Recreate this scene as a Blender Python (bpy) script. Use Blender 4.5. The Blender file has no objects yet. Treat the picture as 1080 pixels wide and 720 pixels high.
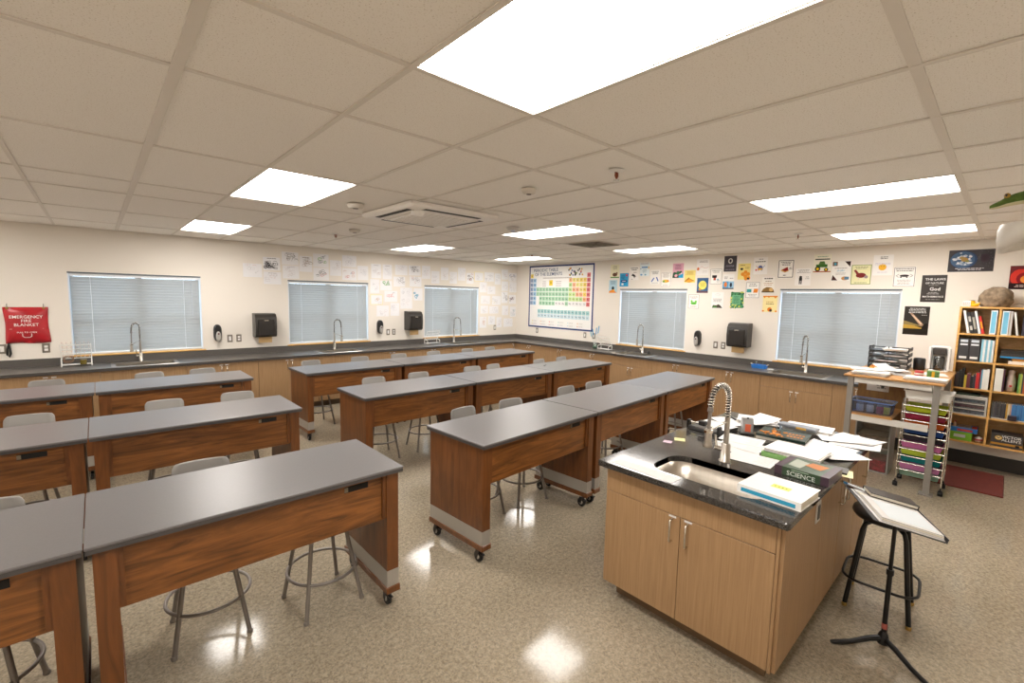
import bpy, bmesh, math, random
from mathutils import Vector, Matrix
sc = bpy.context.scene
COL = sc.collection
PI = math.pi
# ------------------------------------------------------------------ camera
CAM_H = 1.938
yaw, pit, rol = 0.742219, 0.096785, 0.021193
fwd = Vector((math.sin(yaw)*math.cos(pit), math.cos(yaw)*math.cos(pit), -math.sin(pit)))
rt0 = Vector((math.cos(yaw), -math.sin(yaw), 0)); up0 = rt0.cross(fwd)
rt = rt0*math.cos(rol) + up0*math.sin(rol); up = up0*math.cos(rol) - rt0*math.sin(rol)
cd = bpy.data.cameras.new('camera'); cam = bpy.data.objects.new('camera', cd); COL.objects.link(cam)
cam.matrix_world = Matrix(((rt.x, up.x, -fwd.x, 0), (rt.y, up.y, -fwd.y, 0), (rt.z, up.z, -fwd.z, CAM_H), (0, 0, 0, 1)))
cd.sensor_width = 36.0; cd.lens = 478.52/1080*36.0; cd.clip_start = 0.05
sc.camera = cam
# ------------------------------------------------------------------ world: plain overcast daylight outside the windows
w = bpy.data.worlds.new('overcast_sky'); sc.world = w; w.use_nodes = True
bg = w.node_tree.nodes['Background']; bg.inputs[0].default_value = (0.70, 0.86, 1.0, 1); bg.inputs[1].default_value = 3.4
LIGHT_STRENGTH = 11.0
sc.view_settings.view_transform = 'Standard'; sc.view_settings.look = 'None'
sc.view_settings.gamma = 1.0; sc.view_settings.use_curve_mapping = False
sc.view_settings.exposure = 0.94

# ------------------------------------------------------------------ materials
def lin(h):
    h = h.lstrip('#'); out = []
    for i in (0, 2, 4):
        c = int(h[i:i+2], 16)/255
        out.append(c/12.92 if c <= .04045 else ((c+.055)/1.055)**2.4)
    return (*out, 1)
MATS = {}
def mat(name, col, rough=.5, metal=0, var=0, vscale=8, stretch=(1, 1, 1), bump=0, bscale=60, spec=.5, coat=0, detail=4, alpha=1):
    if name in MATS: return MATS[name]
    m = bpy.data.materials.new(name); m.use_nodes = True; MATS[name] = m
    nt = m.node_tree; b = nt.nodes['Principled BSDF']
    c = lin(col) if isinstance(col, str) else (*col, 1)
    b.inputs['Base Color'].default_value = c; b.inputs['Roughness'].default_value = rough
    b.inputs['Metallic'].default_value = metal; b.inputs['Specular IOR Level'].default_value = spec
    b.inputs['Coat Weight'].default_value = coat; b.inputs['Coat Roughness'].default_value = .1
    m.diffuse_color = c
    if var or bump:
        tc = nt.nodes.new('ShaderNodeTexCoord'); mp = nt.nodes.new('ShaderNodeMapping'); mp.inputs['Scale'].default_value = stretch
        nt.links.new(tc.outputs['Object'], mp.inputs[0])
        if var:
            n = nt.nodes.new('ShaderNodeTexNoise'); n.inputs['Scale'].default_value = vscale; n.inputs['Detail'].default_value = detail
            nt.links.new(mp.outputs[0], n.inputs['Vector'])
            r = nt.nodes.new('ShaderNodeValToRGB'); e = r.color_ramp.elements
            e[0].position = .3; e[1].position = .7
            e[0].color = tuple(max(0, x*(1-var)) for x in c[:3])+(1,); e[1].color = tuple(min(1, x*(1+var)) for x in c[:3])+(1,)
            nt.links.new(n.outputs['Fac'], r.inputs[0]); nt.links.new(r.outputs[0], b.inputs['Base Color'])
        if bump:
            n2 = nt.nodes.new('ShaderNodeTexNoise'); n2.inputs['Scale'].default_value = bscale; n2.inputs['Detail'].default_value = 3
            nt.links.new(mp.outputs[0], n2.inputs['Vector'])
            bp = nt.nodes.new('ShaderNodeBump'); bp.inputs['Strength'].default_value = bump; bp.inputs['Distance'].default_value = .004
            nt.links.new(n2.outputs['Fac'], bp.inputs['Height']); nt.links.new(bp.outputs[0], b.inputs['Normal'])
    return m
def wood(name, dark, light, stretch, rough=.4, coat=0, scale=3.0, dist=1.2):
    if name in MATS: return MATS[name]
    m = bpy.data.materials.new(name); m.use_nodes = True; MATS[name] = m
    nt = m.node_tree; b = nt.nodes['Principled BSDF']; L = nt.links.new
    tc = nt.nodes.new('ShaderNodeTexCoord'); mp = nt.nodes.new('ShaderNodeMapping'); mp.inputs['Scale'].default_value = stretch
    oi = nt.nodes.new('ShaderNodeObjectInfo'); ad = nt.nodes.new('ShaderNodeVectorMath'); ad.operation = 'ADD'
    ml = nt.nodes.new('ShaderNodeMath'); ml.operation = 'MULTIPLY'; ml.inputs[1].default_value = 37.0
    L(oi.outputs['Random'], ml.inputs[0]); L(tc.outputs['Object'], ad.inputs[0]); L(ml.outputs[0], ad.inputs[1]); L(ad.outputs[0], mp.inputs[0])
    n = nt.nodes.new('ShaderNodeTexNoise'); n.inputs['Scale'].default_value = scale; n.inputs['Detail'].default_value = 7
    n.inputs['Roughness'].default_value = .62; n.inputs['Distortion'].default_value = dist
    L(mp.outputs[0], n.inputs['Vector'])
    r = nt.nodes.new('ShaderNodeValToRGB'); e = r.color_ramp.elements
    e[0].position = .32; e[1].position = .68; e[0].color = lin(dark); e[1].color = lin(light)
    L(n.outputs['Fac'], r.inputs[0]); L(r.outputs[0], b.inputs['Base Color'])
    b.inputs['Roughness'].default_value = rough; b.inputs['Coat Weight'].default_value = coat; b.inputs['Coat Roughness'].default_value = .2
    return m
def inkm(h): return mat('print_'+h.lstrip('#'), h, .7, spec=.2)

def floor_mat():
    m = bpy.data.materials.new('polished_concrete'); m.use_nodes = True; nt = m.node_tree; b = nt.nodes['Principled BSDF']; L = nt.links.new
    tc = nt.nodes.new('ShaderNodeTexCoord')
    def noise(s, d, ro=.5):
        n = nt.nodes.new('ShaderNodeTexNoise'); n.inputs['Scale'].default_value = s; n.inputs['Detail'].default_value = d
        n.inputs['Roughness'].default_value = ro; L(tc.outputs['Object'], n.inputs['Vector']); return n
    def ramp(src, p0, c0, p1, c1):
        r = nt.nodes.new('ShaderNodeValToRGB'); e = r.color_ramp.elements
        e[0].position, e[1].position = p0, p1; e[0].color, e[1].color = lin(c0), lin(c1); L(src, r.inputs[0]); return r
    def mix(kind, fac, a, bb):
        x = nt.nodes.new('ShaderNodeMix'); x.data_type = 'RGBA'; x.blend_type = kind; x.inputs[0].default_value = fac
        L(a, x.inputs[6]); L(bb, x.inputs[7]); return x.outputs[2]
    big = ramp(noise(1.1, 5).outputs['Fac'], .3, '9f937c', .7, 'b6aa95')
    mid = ramp(noise(42, 6, .7).outputs['Fac'], .38, '7a7164', .62, 'd4cbbd')
    v = nt.nodes.new('ShaderNodeTexVoronoi'); v.inputs['Scale'].default_value = 120; L(tc.outputs['Object'], v.inputs['Vector'])
    sp = ramp(v.outputs['Color'], .10, '5c5449', .7, 'e2d9cb')
    c = mix('MULTIPLY', .55, mix('MIX', .45, big.outputs[0], mid.outputs[0]), sp.outputs[0])
    c2 = mix('MIX', .25, c, big.outputs[0])
    L(c2, b.inputs['Base Color'])
    rr = nt.nodes.new('ShaderNodeMapRange'); rr.inputs['To Min'].default_value = .08; rr.inputs['To Max'].default_value = .14
    L(noise(3, 4).outputs['Fac'], rr.inputs['Value']); L(rr.outputs[0], b.inputs['Roughness'])
    b.inputs['Specular IOR Level'].default_value = .30
    MATS['floor'] = m; return m
def granite_mat():
    m = bpy.data.materials.new('black_granite'); m.use_nodes = True; nt = m.node_tree; b = nt.nodes['Principled BSDF']; L = nt.links.new
    tc = nt.nodes.new('ShaderNodeTexCoord'); v = nt.nodes.new('ShaderNodeTexVoronoi'); v.inputs['Scale'].default_value = 420
    L(tc.outputs['Object'], v.inputs['Vector'])
    r = nt.nodes.new('ShaderNodeValToRGB'); e = r.color_ramp.elements
    e[0].position = .5; e[0].color = lin('1f1d1c'); e[1].position = 1.0; e[1].color = lin('746f6a')
    L(v.outputs['Color'], r.inputs[0]); L(r.outputs[0], b.inputs['Base Color']); b.inputs['Roughness'].default_value = .1
    MATS['granite'] = m; return m
def tile_mat():
    m = bpy.data.materials.new('acoustic_tile'); m.use_nodes = True; nt = m.node_tree; b = nt.nodes['Principled BSDF']; L = nt.links.new
    tc = nt.nodes.new('ShaderNodeTexCoord'); n = nt.nodes.new('ShaderNodeTexNoise'); n.inputs['Scale'].default_value = 170; n.inputs['Detail'].default_value = 2
    L(tc.outputs['Object'], n.inputs['Vector'])
    r = nt.nodes.new('ShaderNodeValToRGB'); e = r.color_ramp.elements
    e[0].position = .30; e[0].color = lin('d8cfc2'); e[1].position = .40; e[1].color = lin('faf5ee')
    L(n.outputs['Fac'], r.inputs[0]); L(r.outputs[0], b.inputs['Base Color']); b.inputs['Roughness'].default_value = .9
    MATS['tile'] = m; return m
def wall_mat():
    m = bpy.data.materials.new('painted_block_wall'); m.use_nodes = True; nt = m.node_tree; b = nt.nodes['Principled BSDF']; L = nt.links.new
    b.inputs['Base Color'].default_value = lin('e8e1d7'); b.inputs['Roughness'].default_value = .75; b.inputs['Specular IOR Level'].default_value = .3
    tc = nt.nodes.new('ShaderNodeTexCoord'); n = nt.nodes.new('ShaderNodeTexNoise'); n.inputs['Scale'].default_value = 90
    L(tc.outputs['Object'], n.inputs['Vector'])
    bp = nt.nodes.new('ShaderNodeBump'); bp.inputs['Strength'].default_value = .15; bp.inputs['Distance'].default_value = .003
    L(n.outputs['Fac'], bp.inputs['Height']); L(bp.outputs[0], b.inputs['Normal'])
    MATS['wall'] = m; return m
def emit_mat(name, col, s):
    m = bpy.data.materials.new(name); m.use_nodes = True; nt = m.node_tree; nt.nodes.clear()
    o = nt.nodes.new('ShaderNodeOutputMaterial'); e = nt.nodes.new('ShaderNodeEmission'); e.inputs[0].default_value = (*col, 1); e.inputs[1].default_value = s
    nt.links.new(e.outputs[0], o.inputs[0]); MATS[name] = m; return m
def glass_mat(name, tint, gloss=.08, rough=.02):
    if name in MATS: return MATS[name]
    m = bpy.data.materials.new(name); m.use_nodes = True; nt = m.node_tree; nt.nodes.clear()
    o = nt.nodes.new('ShaderNodeOutputMaterial'); t = nt.nodes.new('ShaderNodeBsdfTransparent'); g = nt.nodes.new('ShaderNodeBsdfGlossy')
    t.inputs[0].default_value = (*tint, 1); g.inputs['Roughness'].default_value = rough
    x = nt.nodes.new('ShaderNodeMixShader'); x.inputs[0].default_value = gloss
    nt.links.new(t.outputs[0], x.inputs[1]); nt.links.new(g.outputs[0], x.inputs[2]); nt.links.new(x.outputs[0], o.inputs[0]); MATS[name] = m; return m
def translucent_mat(name, col, fac=.35, rough=.5):
    if name in MATS: return MATS[name]
    m = bpy.data.materials.new(name); m.use_nodes = True; nt = m.node_tree; nt.nodes.clear()
    o = nt.nodes.new('ShaderNodeOutputMaterial'); d = nt.nodes.new('ShaderNodeBsdfPrincipled'); t = nt.nodes.new('ShaderNodeBsdfTranslucent')
    d.inputs['Base Color'].default_value = lin(col); d.inputs['Roughness'].default_value = rough; t.inputs[0].default_value = lin(col)
    x = nt.nodes.new('ShaderNodeMixShader'); x.inputs[0].default_value = fac
    nt.links.new(d.outputs[0], x.inputs[1]); nt.links.new(t.outputs[0], x.inputs[2]); nt.links.new(x.outputs[0], o.inputs[0]); MATS[name] = m; return m
floor_mat(); granite_mat(); tile_mat(); wall_mat()
emit_mat('light_diffuser', (1.0, .948, .888), LIGHT_STRENGTH)
glass_mat('window_glass', (.95, .98, 1)); glass_mat('clear_plastic', (.90, .92, .93), .12, .15); glass_mat('clear_glass', (.9, .95, .93), .15, .03)
translucent_mat('blind_slat', 'c0c0be', .42)
M_TEE = mat('grid_tee', 'e7e0d7', .6)
M_WHITE = mat('white_plastic', 'eceae6', .45)
M_BLACK = mat('black_plastic', '1c1b1b', .35)
M_DARK = mat('charcoal_plastic', '35322f', .3)
M_STEEL = mat('brushed_steel', 'b9b2a8', .28, 1.0, var=.08, vscale=5, stretch=(1, 1, 30))
M_CHROME = mat('chrome', 'd8d4cc', .14, 1.0)
M_ALU = mat('aluminium', 'b9b6b0', .42, .6)
M_GREYPAINT = mat('grey_paint_steel', '8d8681', .35, .5)
M_STOOLPL = mat('grey_stool_plastic', '989591', .45)
M_LAM = mat('grey_laminate', '6d6a6b', .33, var=.05, vscale=120, spec=.5)
M_LAMEDGE = mat('laminate_edge', '4a4747', .35)
M_CTR = mat('dark_counter', '57534f', .30, var=.06, vscale=90)
M_WOODV = wood('stained_wood_upright', '583212', '7a4820', (6, 6, .7), .38, .25)
M_WOODH = wood('stained_wood_panel', '55300f', '905a29', (.8, 5, 8), .38, .25, 2.0, 2.2)
M_OAKV = wood('oak_laminate', '977653', 'ab8963', (40, 40, 1.2), .45, 0, 2.5, .3)
M_HONEY = wood('honey_oak', 'cc984e', 'e8b870', (3, 3, 10), .4, .15)
M_KICK = mat('dark_toe_kick', '5d4d3d', .6)
M_PAPER = mat('white_paper', 'dddbd9', .8, spec=.2)
M_RUBBER = mat('black_rubber', '171616', .6)

# ------------------------------------------------------------------ mesh helpers
class MB:
    def __init__(s): s.v = []; s.f = []; s.m = []; s.s = []
    def add(s, vs, fs, mi=0, T=None, smooth=False):
        o = len(s.v)
        s.v += [tuple(T @ Vector(p)) if T is not None else tuple(p) for p in vs]
        for f in fs: s.f.append([o+i for i in f]); s.m.append(mi); s.s.append(smooth)
        return s
    def box(s, x0, y0, z0, x1, y1, z1, mi=0, T=None, side=None):
        vs = [(x0, y0, z0), (x1, y0, z0), (x1, y1, z0), (x0, y1, z0), (x0, y0, z1), (x1, y0, z1), (x1, y1, z1), (x0, y1, z1)]
        s.add(vs, [(4, 5, 6, 7)], mi, T)
        s.add(vs, [(3, 2, 1, 0), (0, 1, 5, 4), (1, 2, 6, 5), (2, 3, 7, 6), (3, 0, 4, 7)], mi if side is None else side, T)
        return s
    def cbox(s, cx, cy, cz, sx, sy, sz, mi=0, T=None): return s.box(cx-sx/2, cy-sy/2, cz-sz/2, cx+sx/2, cy+sy/2, cz+sz/2, mi, T)
    def rbox(s, x0, y0, z0, x1, y1, z1, r=.01, seg=2, mi=0, T=None, smooth=True):
        bm = bmesh.new(); bmesh.ops.create_cube(bm, size=1)
        for q in bm.verts: q.co = Vector(((x0+x1)/2+q.co.x*(x1-x0), (y0+y1)/2+q.co.y*(y1-y0), (z0+z1)/2+q.co.z*(z1-z0)))
        bmesh.ops.bevel(bm, geom=bm.edges[:], offset=r, segments=seg, profile=.5, affect='EDGES')
        bm.verts.index_update()
        big = min(x1-x0, y1-y0, z1-z0)
        o = [tuple(q.co) for q in bm.verts]
        for f in bm.faces:
            s_ = smooth and (f.calc_area() < .0)
        s.add(o, [[q.index for q in f.verts] for f in bm.faces], mi, T, False)
        bm.free(); return s
    def tube(s, pts, r, n=8, mi=0, T=None, closed=False, caps=True):
        P = [Vector(p) for p in pts]; k = len(P); rr = r if isinstance(r, (list, tuple)) else [r]*k
        tang = []
        for i in range(k):
            a = P[(i-1) % k] if (closed or i > 0) else P[i]; b = P[(i+1) % k] if (closed or i < k-1) else P[i]
            tang.append((b-a).normalized())
        ref = Vector((0, 0, 1)) if abs(tang[0].z) < .9 else Vector((1, 0, 0))
        nrm = (ref - tang[0]*ref.dot(tang[0])).normalized(); vs = []
        for i in range(k):
            nrm = (nrm - tang[i]*nrm.dot(tang[i])).normalized(); bi = tang[i].cross(nrm)
            for j in range(n):
                a = 2*PI*j/n; vs.append(P[i]+(nrm*math.cos(a)+bi*math.sin(a))*rr[i])
        fs = []
        for i in range(k if closed else k-1):
            for j in range(n):
                i2 = (i+1) % k; fs.append((i*n+j, i*n+(j+1) % n, i2*n+(j+1) % n, i2*n+j))
        s.add(vs, fs, mi, T, True)
        if caps and not closed:
            s.add(vs[:n], [tuple(range(n-1, -1, -1))], mi, T); s.add(vs[-n:], [tuple(range(n))], mi, T)
        return s
    def lathe(s, prof, n=16, mi=0, T=None, smooth=True, c=(0, 0, 0), sx=1, sy=1):
        vs = []; fs = []
        for r, z in prof:
            for j in range(n):
                a = 2*PI*j/n; vs.append((c[0]+r*math.cos(a)*sx, c[1]+r*math.sin(a)*sy, c[2]+z))
        for i in range(len(prof)-1):
            for j in range(n): fs.append((i*n+j, i*n+(j+1) % n, (i+1)*n+(j+1) % n, (i+1)*n+j))
        s.add(vs, fs, mi, T, smooth)
        if prof[0][0] > 1e-6: s.add(vs[:n], [tuple(range(n-1, -1, -1))], mi, T)
        if prof[-1][0] > 1e-6: s.add(vs[-n:], [tuple(range(n))], mi, T)
        return s
    def prism(s, poly, z0, z1, mi=0, T=None, smooth=False):      # poly in local xy, extruded along z
        n = len(poly); vs = [(x, y, z0) for x, y in poly]+[(x, y, z1) for x, y in poly]
        s.add(vs, [tuple(range(n-1, -1, -1)), tuple(range(n, 2*n))], mi, T)
        s.add(vs, [(i, (i+1) % n, n+(i+1) % n, n+i) for i in range(n)], mi, T, smooth)
        return s
    def rings(s, rs, mi=0, T=None, smooth=True, cap0=True, cap1=True):   # loft of equal-length rings
        n = len(rs[0]); vs = [p for r in rs for p in r]; fs = []
        for i in range(len(rs)-1):
            for j in range(n): fs.append((i*n+j, i*n+(j+1) % n, (i+1)*n+(j+1) % n, (i+1)*n+j))
        s.add(vs, fs, mi, T, smooth)
        if cap0: s.add(rs[0], [tuple(range(n-1, -1, -1))], mi, T)
        if cap1: s.add(rs[-1], [tuple(range(n))], mi, T)
        return s
    def mesh(s, name, mats):
        me = bpy.data.meshes.new(name); me.from_pydata(s.v, [], s.f)
        for m in (mats if isinstance(mats, (list, tuple)) else [mats]): me.materials.append(m)
        me.polygons.foreach_set('material_index', s.m); me.polygons.foreach_set('use_smooth', s.s); me.update()
        return me
    def build(s, name, mats, parent=None, loc=(0, 0, 0), rz=0):
        return inst(name, s.mesh(name, mats), parent, loc, rz)
def inst(name, me, parent=None, loc=(0, 0, 0), rz=0):
    o = bpy.data.objects.new(name, me); COL.objects.link(o); o.location = loc
    if rz: o.rotation_euler = (0, 0, rz)
    if parent: o.parent = parent
    return o
def tag(o, label=None, cat=None, group=None, kind=None):
    if label: o['label'] = label
    if cat: o['category'] = cat
    if group: o['group'] = group
    if kind: o['kind'] = kind
    return o
def thing(name, label, cat, loc=(0, 0, 0), rz=0, group=None):
    o = bpy.data.objects.new(name, None); COL.objects.link(o); o.location = loc; o.rotation_euler = (0, 0, rz); o.empty_display_size = .1
    return tag(o, label, cat, group)
def copy_tree(o, parent=None):
    c = o.copy(); COL.objects.link(c)
    if parent: c.parent = parent
    for ch in list(o.children): copy_tree(ch, c)
    return c
def struct(name, mb, mats, label=None, parent=None, loc=(0, 0, 0)):
    o = mb.build(name, mats, parent, loc); o['kind'] = 'structure'
    if label: o['label'] = label
    return o
def Tm(loc=(0, 0, 0), rx=0, ry=0, rz=0):
    return Matrix.Translation(loc) @ Matrix.Rotation(rz, 4, 'Z') @ Matrix.Rotation(ry, 4, 'Y') @ Matrix.Rotation(rx, 4, 'X')
_tx = {}
def textgeo(body, size, bold=0):
    k = (body, bold)
    if k not in _tx:
        cu = bpy.data.curves.new('lettering', 'FONT'); cu.body = body; cu.size = 1; cu.align_x = 'CENTER'; cu.align_y = 'CENTER'
        cu.resolution_u = 2; cu.offset = bold; cu.space_line = .9
        ob = bpy.data.objects.new('lettering_source', cu); me = bpy.data.meshes.new_from_object(ob)
        _tx[k] = ([tuple(v.co) for v in me.vertices], [tuple(p.vertices) for p in me.polygons])
        bpy.data.objects.remove(ob); bpy.data.curves.remove(cu); bpy.data.meshes.remove(me)
    vs, fs = _tx[k]; return [(x*size, y*size) for x, y, z in vs], fs
class Print:
    """flat print on an upright face: u to the right, v up, facing local -y"""
    def __init__(s, d=.0012): s.mb = MB(); s.mats = []; s.d = d; s.n = 0
    def mi(s, h):
        m = inkm(h)
        if m not in s.mats: s.mats.append(m)
        return s.mats.index(m)
    def y(s): s.n += 1; return -s.d-.00004*s.n
    def poly(s, pts, h): y = s.y(); s.mb.add([(u, y, v) for u, v in pts], [tuple(range(len(pts)))], s.mi(h))
    def rect(s, u0, v0, u1, v1, h): s.poly([(u0, v0), (u1, v0), (u1, v1), (u0, v1)], h)
    def ell(s, cu, cv, ru, rv, h, n=14): s.poly([(cu+ru*math.cos(2*PI*i/n), cv+rv*math.sin(2*PI*i/n)) for i in range(n)], h)
    def line(s, pts, wd, h):
        y = s.y(); mi = s.mi(h)
        for (a, b), (c, d) in zip(pts[:-1], pts[1:]):
            L = math.hypot(c-a, d-b) or 1; nx, ny = -(d-b)/L*wd/2, (c-a)/L*wd/2
            s.mb.add([(a-nx, y, b-ny), (c-nx, y, d-ny), (c+nx, y, d+ny), (a+nx, y, b+ny)], [(0, 1, 2, 3)], mi)
    def text(s, body, cu, cv, size, h, bold=0, rot=0):
        vs, fs = textgeo(body, size, bold); y = s.y(); c_, s_ = math.cos(rot), math.sin(rot)
        s.mb.add([(cu+a*c_-b*s_, y, cv+a*s_+b*c_) for a, b in vs], fs, s.mi(h))
    def frame(s, u0, v0, u1, v1, t, h):
        s.rect(u0, v0, u1, v0+t, h); s.rect(u0, v1-t, u1, v1, h); s.rect(u0, v0, u0+t, v1, h); s.rect(u1-t, v0, u1, v1, h)
    def words(s, u0, u1, v0, v1, n, h, rng):           # unreadable small print: rows of short bars
        for i in range(n):
            v = v1-(i+.5)*(v1-v0)/n; hh = (v1-v0)/n*.42; wd = (u1-u0)*rng.uniform(.65, 1); u = (u0+u1)/2-wd/2; e = u+wd
            while u < e-.002:
                l = min(rng.uniform(.012, .035), e-u); s.rect(u, v-hh/2, u+l, v+hh/2, h); u += l+.006
    def build(s, name, parent): return s.mb.build(name, s.mats, parent) if s.mb.f else None
YA, XB, HC = 8.46, 7.88, 2.743
def wallA(x, z=0, off=0): return (x, YA-off, z), 0
def wallB(y, z=0, off=0): return (XB-off, y, z), -PI/2
# ================================================================== ROOM SHELL
X0, Y0 = -3.4, -1.25
m = MB(); m.box(X0-.2, Y0-.2, -.15, XB+.2, YA+.2, 0); struct('floor', m, MATS['floor'], 'polished speckled concrete floor with glossy reflections')
WZ0, WZ1 = 1.016, 2.152
WIN_A = [(-.265, 1.21), (2.467, 3.93), (5.19, 6.66)]
WIN_B = [(3.945, 5.375), (.977, 2.435)]
def wall_cols(lo, hi, ops):
    segs = []; c = lo
    for a, b in sorted(ops):
        segs.append((c, a, 0, HC+.1)); segs.append((a, b, 0, WZ0)); segs.append((a, b, WZ1, HC+.1)); c = b
    segs.append((c, hi, 0, HC+.1)); return segs
m = MB()
for a, b, z0, z1 in wall_cols(X0-.2, XB+.2, WIN_A): m.box(a, YA, z0, b, YA+.2, z1)
struct('wall_north', m, MATS['wall'], 'cream painted wall with three blinds-covered windows and pinned drawings')
m = MB()
for a, b, z0, z1 in wall_cols(Y0-.2, YA, WIN_B): m.box(XB, a, z0, XB+.2, b, z1)
struct('wall_east', m, MATS['wall'], 'cream painted wall with periodic table and colourful posters')
m = MB(); m.box(X0-.2, Y0-.2, 0, XB, Y0, HC+.1); struct('wall_south', m, MATS['wall'], 'cream painted wall behind the viewpoint')
m = MB(); m.box(X0-.2, Y0, 0, X0, YA, HC+.1); struct('wall_west', m, MATS['wall'], 'cream painted wall left of the viewpoint')
m = MB(); m.box(XB-.012, Y0, 0, XB, 1.2, .165); m.box(XB-.016, Y0, .155, XB-.001, 1.2, .165)
struct('baseboard_east', m, mat('black_rubber_base', '2b2723', .5), 'black rubber cove base under the bookcase')
# ------------------------------------------------------------------ suspended ceiling
m = MB(); m.box(X0-.2, Y0-.2, HC+.1, XB+.2, YA+.2, HC+.2)
ceil = struct('ceiling', m, MATS['tile'], 'suspended ceiling of speckled beige acoustic tiles in a metal grid')
GX = [.26+.6096*i for i in range(-5, 13)]
GY = [-.935, .2843, 1.5035, 2.113, 3.332, 4.551, 5.161, 6.380, 7.599]
xs = [X0]+GX+[XB]; ys = [Y0]+GY+[YA]
LIGHTX = [i for i, x in enumerate(xs[:-1]) if any(abs(x-q) < .01 for q in (-2.1784, .8696, 3.9176, 6.356))]
LIGHTY = [j for j, y in enumerate(ys[:-1]) if any(abs(y-q) < .01 for q in (.2843, 3.332, 6.380))]
tiles = {}
for i in range(len(xs)-1):
    for j in range(len(ys)-1):
        if i in LIGHTX and j in LIGHTY: continue
        wx, wy = xs[i+1]-xs[i], ys[j+1]-ys[j]; k = (round(wx, 2), round(wy, 2))
        if k not in tiles:
            q = MB(); q.box(-wx/2+.004, -wy/2+.004, 0, wx/2-.004, wy/2-.004, .016); tiles[k] = q.mesh('ceiling_tile', MATS['tile'])
        inst('ceiling_tile', tiles[k], ceil, ((xs[i]+xs[i+1])/2, (ys[j]+ys[j+1])/2, HC+.006))
for x in GX:
    wd = .040 if abs(x-.26) < .01 else .024
    q = MB(); q.box(x-wd/2, Y0, HC-.001, x+wd/2, YA, HC+.005); q.box(x-.002, Y0, HC+.005, x+.002, YA, HC+.04); q.build('grid_tee', M_TEE, ceil)
for y in GY:
    wd = .036 if abs(y-.2843) < .01 else .024
    q = MB(); q.box(X0, y-wd/2, HC, XB, y+wd/2, HC+.0055); q.box(X0, y-.002, HC+.0055, XB, y+.002, HC+.04); q.build('grid_tee', M_TEE, ceil)
q = MB(); q.box(X0, YA-.022, HC-.003, XB, YA, HC+.004); q.build('wall_angle', M_TEE, ceil)
q = MB(); q.box(XB-.022, Y0, HC-.003, XB, YA-.022, HC+.004); q.build('wall_angle', M_TEE, ceil)
# ------------------------------------------------------------------ ceiling light panels
cw, cl = .6096, 1.2192
q = MB(); q.box(-cw/2+.014, -cl/2+.014, .002, cw/2-.014, cl/2-.014, .01); me_dif = q.mesh('diffuser', MATS['light_diffuser'])
q = MB()
for a in ((-cw/2+.004, -cl/2+.004, cw/2-.004, -cl/2+.018), (-cw/2+.004, cl/2-.018, cw/2-.004, cl/2-.004), (-cw/2+.004, -cl/2+.018, -cw/2+.018, cl/2-.018), (cw/2-.018, -cl/2+.018, cw/2-.004, cl/2-.018)):
    q.box(a[0], a[1], 0, a[2], a[3], .014)
me_lf = q.mesh('frame', mat('light_frame', 'e6e0d6', .5))
LL = {(.8696, .2843): 'large bright ceiling light panel nearest the viewer, over the lab tables', (.8696, 3.332): 'square-looking ceiling light panel left of the air conditioner', (.8696, 6.38): 'small ceiling light panel above the leftmost window wall',
      (3.9176, .2843): 'long ceiling light panel right of centre above the island', (3.9176, 3.332): 'ceiling light panel beside the blue-tinted round detector', (3.9176, 6.38): 'ceiling light panel near the wall drawings between second and third windows',
      (6.356, .2843): 'long ceiling light panel above the tall work table and posters', (6.356, 3.332): 'ceiling light panel in front of the dark square air vent', (6.356, 6.38): 'farthest ceiling light panel, by the periodic table corner'}
for x in (-2.1784, .8696, 3.9176, 6.356):
    for y in (.2843, 3.332, 6.380):
        lb = LL.get((x, y), 'ceiling light panel out of view, %s column, %s row' % ({-2.1784: 'leftmost', .8696: 'second', 3.9176: 'third', 6.356: 'rightmost'}[x], {-2.764: 'rear', .2843: 'near', 3.332: 'middle', 6.38: 'far'}[y]))
        t = thing('ceiling_light', lb, 'ceiling light', (x+cw/2, y+cl/2, HC+.006), 0, 'recessed light panels')
        inst('frame', me_lf, t); inst('diffuser', me_dif, t)
# ------------------------------------------------------------------ air conditioner, detectors, sprinklers, vent
def rrect_(w_, r, z):
    return [(sx*(w_/2-r)+r*math.cos(PI/2*k+PI/2*i/3), sy*(w_/2-r)+r*math.sin(PI/2*k+PI/2*i/3), z) for k, (sx, sy) in enumerate(((1, 1), (-1, 1), (-1, -1), (1, -1))) for i in range(4)]
t = thing('ceiling_air_conditioner', 'white square ceiling air conditioner with dark louvre slots', 'air conditioner', (2.5, 3.975, HC-.045))
M_AC = mat('ac_white', 'faf6f0', .45)
q = MB(); q.rings([rrect_(.98, .02, .043), rrect_(.98, .02, .018), rrect_(.93, .02, .0)], 0, None, False); q.build('panel', M_AC, t)
q = MB(); q.rbox(-.30, -.30, -.012, .30, .30, .002, .008, 2); gr = q.build('intake_grille', M_AC, t)
for k in range(10):
    q = MB(); q.box(-.27, -.27+k*.06-.002, -.0135, .27, -.27+k*.06+.002, -.012); q.build('grille_line', mat('ac_grey', 'b5aa9b', .5), gr)
for k in range(4):
    q = MB(); q.box(-.31, -.43, -.003, .31, -.36, .001, 0, Matrix.Rotation(k*PI/2, 4, 'Z')); sl = q.build('louvre_slot', mat('slot_dark', '2a2723', .6), t)
    q = MB(); q.box(-.31, -.378, -.0055, .31, -.352, -.002, 0, Matrix.Rotation(k*PI/2, 4, 'Z') @ Matrix.Translation((0, -.0, 0))); q.build('louvre_flap', M_AC, t)
q = MB(); q.lathe([(.001, -.04), (.05, -.036), (.06, -.02), (.06, 0)], 20, c=(-.30, -.27, 0)); q.build('corner_sensor', M_AC, t)
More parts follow.
